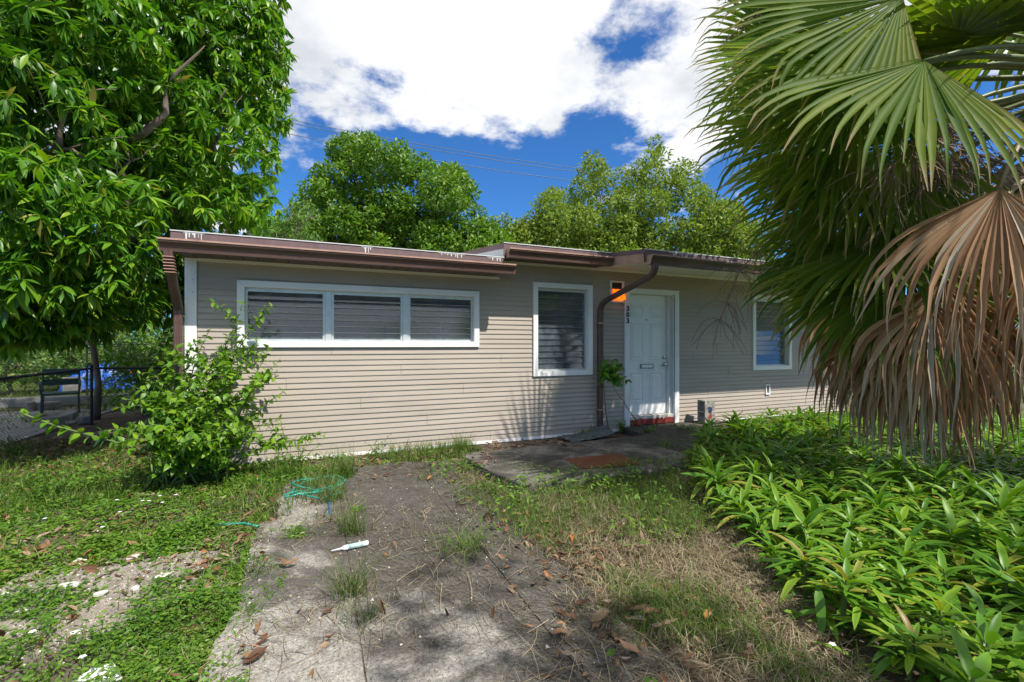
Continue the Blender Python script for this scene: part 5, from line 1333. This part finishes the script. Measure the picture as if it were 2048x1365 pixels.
# ------------------------------------------------------------------ fallen leaves
def fallen():
    def dl(seed, L_=1, W=.36):
        r = np.random.default_rng(seed); V, F, A, C = leaf_template(L_, W, 6, .55 + .5*r.random(), -.12 - .25*r.random(), base=.05)
        V = V.copy(); V[:, 2] += .04*np.sin(V[:, 0]*9 + seed)*(1 + V[:, 1]*3) + .02*r.normal(size=len(V)); V[:, 1] += .05*np.sin(V[:, 0]*4 + seed); return fast_mesh('fallen_leaf', V, F, {'along': A, 'across': C}, True)
    mes = [dl(i, 1, .30 + .05*(i % 4)) for i in range(7)]
    for m in mes: m.materials.append(M['dryleaf'])
    r = random.Random(21); spots = []
    for (px, py, n, sx, sy) in ((1040, 1050, 34, 45, 22), (1120, 1100, 30, 55, 25), (1190, 1140, 20, 40, 18), (1280, 1090, 10, 50, 25), (1230, 1240, 14, 60, 30), (1330, 1290, 12, 60, 40), (1150, 1250, 8, 40, 25), (620, 930, 26, 60, 12), (760, 950, 14, 50, 12), (860, 925, 20, 50, 8), (955, 935, 16, 25, 10),
                            (480, 1130, 12, 50, 25), (420, 1190, 10, 40, 25), (500, 1310, 8, 30, 20), (140, 1090, 10, 90, 20), (330, 1030, 8, 80, 30), (100, 930, 16, 90, 20), (1200, 895, 12, 60, 6), (1450, 1290, 10, 60, 40), (620, 1180, 5, 60, 50), (1080, 905, 6, 80, 6)):
        for _ in range(n): spots.append((r.gauss(px, sx), r.gauss(py, sy)))
    for i, (px, py) in enumerate(spots):
        py = max(py, 885); g = gnd(px, py)
        if g.y > 6.0 and g.x > HX0: g.y = 5.95
        z = .012
        if 1.6 < g.x < 4.2 and 3.9 < g.y < 5.44: z = .07
        elif 4.15 < g.x < 6.6 and g.y > 4.25: z = .06
        o = bpy.data.objects.new('fallen_leaf', mes[i % 7]); link(o); s = r.uniform(.035, .095); o.location = (g.x, g.y, z + r.uniform(0, .02)); o.scale = (s, s, s); o.rotation_euler = (r.uniform(-.35, .35), r.uniform(-.25, .25), r.uniform(0, 6.28))
        lab = 'curled dry brown leaf lying on the ground right of the path' if px > 950 and py > 980 else ('dry brown leaf fallen near the foot of the house wall' if py < 980 and px > 560 else 'dry brown leaf fallen on the left yard or path edge')
        grp = 'dry leaves right of the path' if 'right' in lab else ('dry leaves at the wall' if 'wall' in lab else 'dry leaves on the left yard'); tag(o, lab, 'leaf', grp)
    for (px, py, L_, rz, lab) in ((485, 1335, .11, .5, 'long rolled orange brown leaf at the left edge of the concrete'), (1285, 1318, .06, 1.9, 'bright orange leaf standing out on the lower right concrete'), (1255, 1228, .10, -.5, 'large orange leaf with curled end among dry straw'), (1180, 1250, .12, .1, 'flat pinkish brown leaf at the right edge of the path')):
        o = bpy.data.objects.new('fallen_leaf', mes[3 if L_ > .1 else 1]); link(o); g = gnd(px, py); o.location = (g.x, g.y, .014); o.scale = (L_,)*3; o.rotation_euler = (.1, -.05, rz); tag(o, lab, 'leaf', 'single fallen leaves')
fallen()

# ------------------------------------------------------------------ small things on the ground
def hose():
    pts = []
    for k, (px, py) in enumerate([(660,1035),(640,1048),(600,1062),(560,1066),(530,1060)]): pts.append(gnd(px, py, -.01))
    cpt = gnd(625, 985, 0); r = random.Random(6); coil = []
    for k in range(46):
        a = k * .42; rad = .17 + .12*math.sin(k*.23) + .05*math.sin(k*.61); coil.append(Vector((cpt.x + .10*math.sin(k*.21) + math.cos(a)*rad*1.1 + r.uniform(-.03, .03), cpt.y + .10*math.cos(k*.17) + math.sin(a)*rad*.9 + r.uniform(-.03, .03), .006 + .0004*k + .026*abs(math.sin(k*.55)))))
    e = empty('garden_hose', (cpt.x, cpt.y, 0)); tag(e, 'loosely coiled teal green garden hose lying in the grass beside the path', 'hose'); o0 = Vector(e.location)
    MB().tube(coil, .009, 8).build('coil', M['hose'], e, -o0, smooth=True)
    q = []
    for i in range(len(pts)-1): q += [pts[i].lerp(pts[i+1], t) for t in (0, .33, .66)]
    MB().tube([coil[-1]] + [coil[-1].lerp(q[0], .5)] + q + [pts[-1]], .009, 8).build('loose_end', M['hoseblue'], e, -o0, smooth=True)
    a = [gnd(px, py, -.01) for px, py in ((350, 1092), (352, 1080), (362, 1068), (385, 1056), (415, 1050), (450, 1052), (490, 1050), (530, 1060))]
    q = []
    for i in range(len(a)-1): q += [a[i].lerp(a[i+1], t) + Vector((0, 0, .012)) for t in (0, .33, .66)]
    MB().tube(q, .009, 8).build('loose_end', M['hose'], e, -o0, smooth=True)
hose()
def tube():
    a, b_ = gnd(690, 1096, .02), gnd(736, 1086, .02); d = (b_ - a); e = empty('sealant_tube', (a.x, a.y, 0)); tag(e, 'white sealant cartridge with pointed nozzle lying across the path joint', 'sealant tube'); o0 = Vector(e.location); r = .017
    MB().tube([a + Vector((0, 0, .0)), b_ + Vector((0, 0, 0))], r, 16).build('cartridge', M['paper'], e, -o0, smooth=False)
    n0 = a - d.normalized() * .002; MB().tube([n0, n0 - d.normalized()*.012, n0 - d.normalized()*.016, n0 - d.normalized()*.085], [.017, .013, .008, .003], 12).build('nozzle', M['paper'], e, -o0, smooth=True)
    lb = surf('teal_print', (.34, .48, .48), .5, .3, 60, (.66, .67, .66), .9, 90); MB().tube([a.lerp(b_, .12), a.lerp(b_, .78)], r + .0006, 16).build('printed_band', lb, e, -o0, smooth=True)
tube()
CH = [((135,1180), .085, 'flat white chip lying on the bare dirt, largest'), ((165,1127), .07, 'long white chip at the grass edge of the bare dirt'), ((265,1123), .05, 'rounded white chip in the grass right of the long chip'), ((95,1195), .05, 'white chip left of the largest chip'), ((205,1195), .05, 'narrow white chip in the middle of the bare dirt'), ((45,1228), .05, 'white chip at the lower left of the bare dirt'), ((325,1160), .07, 'thin white chip near the right end of the bare dirt'), ((270,1185), .05, 'pale chip below the right end of the bare dirt'), ((150,1275), .045, 'pale chip in the weeds under the bare dirt'), ((12,1195), .04, 'small pale chip at the left frame edge')]
for i, ((px, py), s, lab) in enumerate(CH):
    g = gnd(px, py, GZ); r = random.Random(i); s *= .85; pts = [(s*math.cos(t)*r.uniform(.5, 1.15), s*.55*math.sin(t)*r.uniform(.5, 1.15)) for t in np.linspace(0, 6.28, 9)[:-1]]
    o = MB().poly_z(pts, .0, .012 + .008*r.random()).build('white_chip', M['stone'], None, (g.x, g.y, GZ + .014), (r.uniform(-.1, .1), r.uniform(-.1, .1), r.uniform(0, 3)), bevel=.003); tag(o, lab, 'chip', 'white chips on the bare dirt')
g = gnd(195, 1372, GZ); o = MB().poly_z([(-.09, -.10), (.08, -.08), (.05, .04), (-.02, .05), (-.09, -.02)], 0, .008).build('white_board_piece', M['paper'], None, (g.x, g.y, GZ + .045), (.06, .05, .3)); tag(o, 'broken piece of white board half hidden in the weeds at the bottom edge', 'board')
# tiny white flowers in the left lawn
for i, (px, py) in enumerate([(320, 990), (352, 988), (298, 1000), (325, 1003), (234, 998), (285, 1000), (240, 1022), (90, 1035), (205, 1052), (65, 1260), (165, 1310), (1665, 1285)]):
    g = gnd(px, py, .1); e = empty('white_flower', (g.x, g.y, GZ)); tag(e, 'tiny white flower on a thin stem in the left lawn' if px < 1000 else 'single tiny pale flower at the front edge of the basket plant bed', 'flower', 'tiny white flowers in the lawn' if px < 1000 else None)
    MB().tube([(0, 0, 0), (0, 0, .12)], .0015, 4).build('stem', M['greenstem'], e); b = MB()
    for k in range(5):
        a = k*1.2566; u = Vector((math.cos(a), math.sin(a), 0)); v = Vector((-u.y, u.x, 0)); c = Vector((0, 0, .122)); b.add([c, c + u*.008 + v*.006 + Vector((0, 0, .002)), c + u*.016 + Vector((0, 0, .001)), c + u*.008 - v*.006 + Vector((0, 0, .002))], [(0, 1, 2, 3)])
    b.build('petals', M['petal'], e)

# ------------------------------------------------------------------ chain link fence and the yard beyond
def fence(p0, p1, h, nposts, label, first=0):
    p0, p1 = Vector(p0), Vector(p1); e = empty('chain_link_fence', p0); tag(e, label, 'fence', 'chain link fences on the left'); d = p1 - p0; Ln = d.length; u = d.normalized()
    me = None
    for i in range(first, nposts):
        q = u * Ln * i / (nposts - 1); b = MB().tube([q + Vector((0, 0, -.1)), q + Vector((0, 0, h + .05)), q + Vector((0, 0, h + .07))], [.022, .022, .010], 10)
        b.build('post', M['fence'], e, smooth=False)
    MB().tube([Vector((0, 0, h)), u*Ln*.5 + Vector((0, 0, h - .015)), u*Ln + Vector((0, 0, h))], .021, 8).build('top_rail', M['fence'], e)
    s = .075; n = int(Ln / s); m = int((h - .02) / (s/2)); b = MB(); w = u.cross(Vector((0, 0, 1)))
    for i in range(n):
        for sg in (0, 1):
            pass
        x0 = (i + .5) * s; pts = [u*(x0 + (s/2 if k % 2 else -s/2)) + Vector((0, 0, .02 + k*s/2)) + w*(.003 if k % 2 else -.003) for k in range(m + 1)]
        b.tube(pts, .0055, 3, caps=False)
    b.build('wire_mesh', M['fence'], e)
FX = -3.70
fence((FX, 4.2, GZ), (FX, 10.4, GZ), 1.0, 3, 'dark chain link fence running back along the left yard')
fence((FX + .05, 10.42, GZ), (-1.6, 10.42, GZ), 1.0, 2, 'short chain link fence between the back post and the house', 1)
fence((-9.5, 15.2, GZ), (-1.5, 15.2, GZ), 1.45, 5, 'taller chain link fence far behind the neighbouring patio')
b = MB().poly_z([(-12, 8.5), (-4.0, 8.0), (-4.0, 12.6), (-12, 13.5)], -.1, GZ + .03); o = b.build('patio', M['kerb']); tag(o, kind='structure')
o = MB().box((-4, -.12, 0), (4, .12, .22)).build('low_kerb_wall', M['kerb'], None, (-7.6, 13.8, GZ), (0, 0, .05), bevel=.02); tag(o, 'low pale concrete kerb wall along the back of the patio', 'wall')
def chair():
    p = gnd(122, 826, 0); e = empty('patio_chair', (p.x, p.y, 0), R(20)); tag(e, 'dark green patio armchair standing beyond the chain link fence', 'chair'); m = M['chair']; w, d, sh = .27, .26, .40
    for sx in (-1, 1):
        for sy in (-1, 1): MB().tube([(sx*w, sy*d, 0), (sx*w*.96, sy*d*.95, sh)], .016, 8).build('leg', m, e)
        MB().tube([(sx*w, -d, sh), (sx*w*1.05, -d, sh + .2), (sx*w*1.05, -d*.6, sh + .25), (sx*w*1.03, d*.6, sh + .24), (sx*w, d, sh + .2)], .018, 8).build('armrest', m, e, smooth=True)
        MB().tube([(sx*w, d*.95, sh), (sx*w, d*1.15, sh + .50)], .016, 8).build('back_post', m, e)
    MB().box((-w, -d, sh - .02), (w, d, sh + .02)).build('seat', m, e, bevel=.01)
    for z in (sh + .15, sh + .36): MB().box((-w, d*1.0, z), (w, d*1.0 + .02, z + .13)).build('back_slat', m, e, bevel=.006)
chair()
def tarp():
    p = gnd(212, 779, 0); e = empty('tarp_pile', (p.x, p.y, 0), R(15)); tag(e, 'pile of belongings under a bright blue tarp beyond the fence', 'tarp'); nu, nv = 28, 18; V = []; F = []; r = random.Random(2)
    for i in range(nu):
        for j in range(nv):
            u = i/(nu-1)*2 - 1; v = j/(nv-1)*2 - 1; rr_ = max(abs(u), abs(v)); h = .80*(1 - rr_**3.2) + .10*math.sin(u*5+1)*(1-rr_) + .07*math.sin(i*1.9)*rr_ + r.uniform(-.02, .02)
            V.append((u*.95*(1+.08*math.sin(j)), v*.6*(1+.06*math.sin(i*1.3)), max(.0, h)))
    for i in range(nu-1):
        for j in range(nv-1): F.append((i*nv+j, (i+1)*nv+j, (i+1)*nv+j+1, i*nv+j+1))
    obj('sheet', fast_mesh('tarp', np.array(V), np.array(F), smooth=True), M['tarp'], e)
    MB().box((.45, -.70, .45), (.80, -.55, .60)).build('red_bundle', M['redcloth'], e, bevel=.08)
    MB().box((-.9, -.72, .0), (-.5, -.62, .45)).build('grey_panel', M['kerb'], e)
tarp()
RB = [((75,842), .22, .12, 'grey concrete slab piece lying left on the neighbouring patio'), ((110,850), .20, .16, 'grey concrete block in front of the patio chair'), ((140,838), .26, .14, 'pale concrete slab piece right of the patio chair'), ((95,818), .30, .16, 'pale flat stone under the patio chair'), ((60,822), .16, .2, 'dark broken block at the left of the rubble'), ((170,845), .2, .12, 'grey slab piece next to the fence post')]
for i, ((px, py), s, h, lab) in enumerate(RB):
    g = gnd(px, py); r = random.Random(i+40); pts = [(s*math.cos(t)*r.uniform(.75, 1.1), s*.6*math.sin(t)*r.uniform(.75, 1.1)) for t in np.linspace(.4, 6.68, 7)[:-1]]
    o = MB().poly_z(pts, 0, h).build('rubble_piece', M['kerb'], None, (g.x, g.y, GZ + .02), (r.uniform(-.1, .1), r.uniform(-.08, .08), r.uniform(0, 3)), bevel=.015); tag(o, lab, 'rubble', 'rubble on the neighbouring patio')
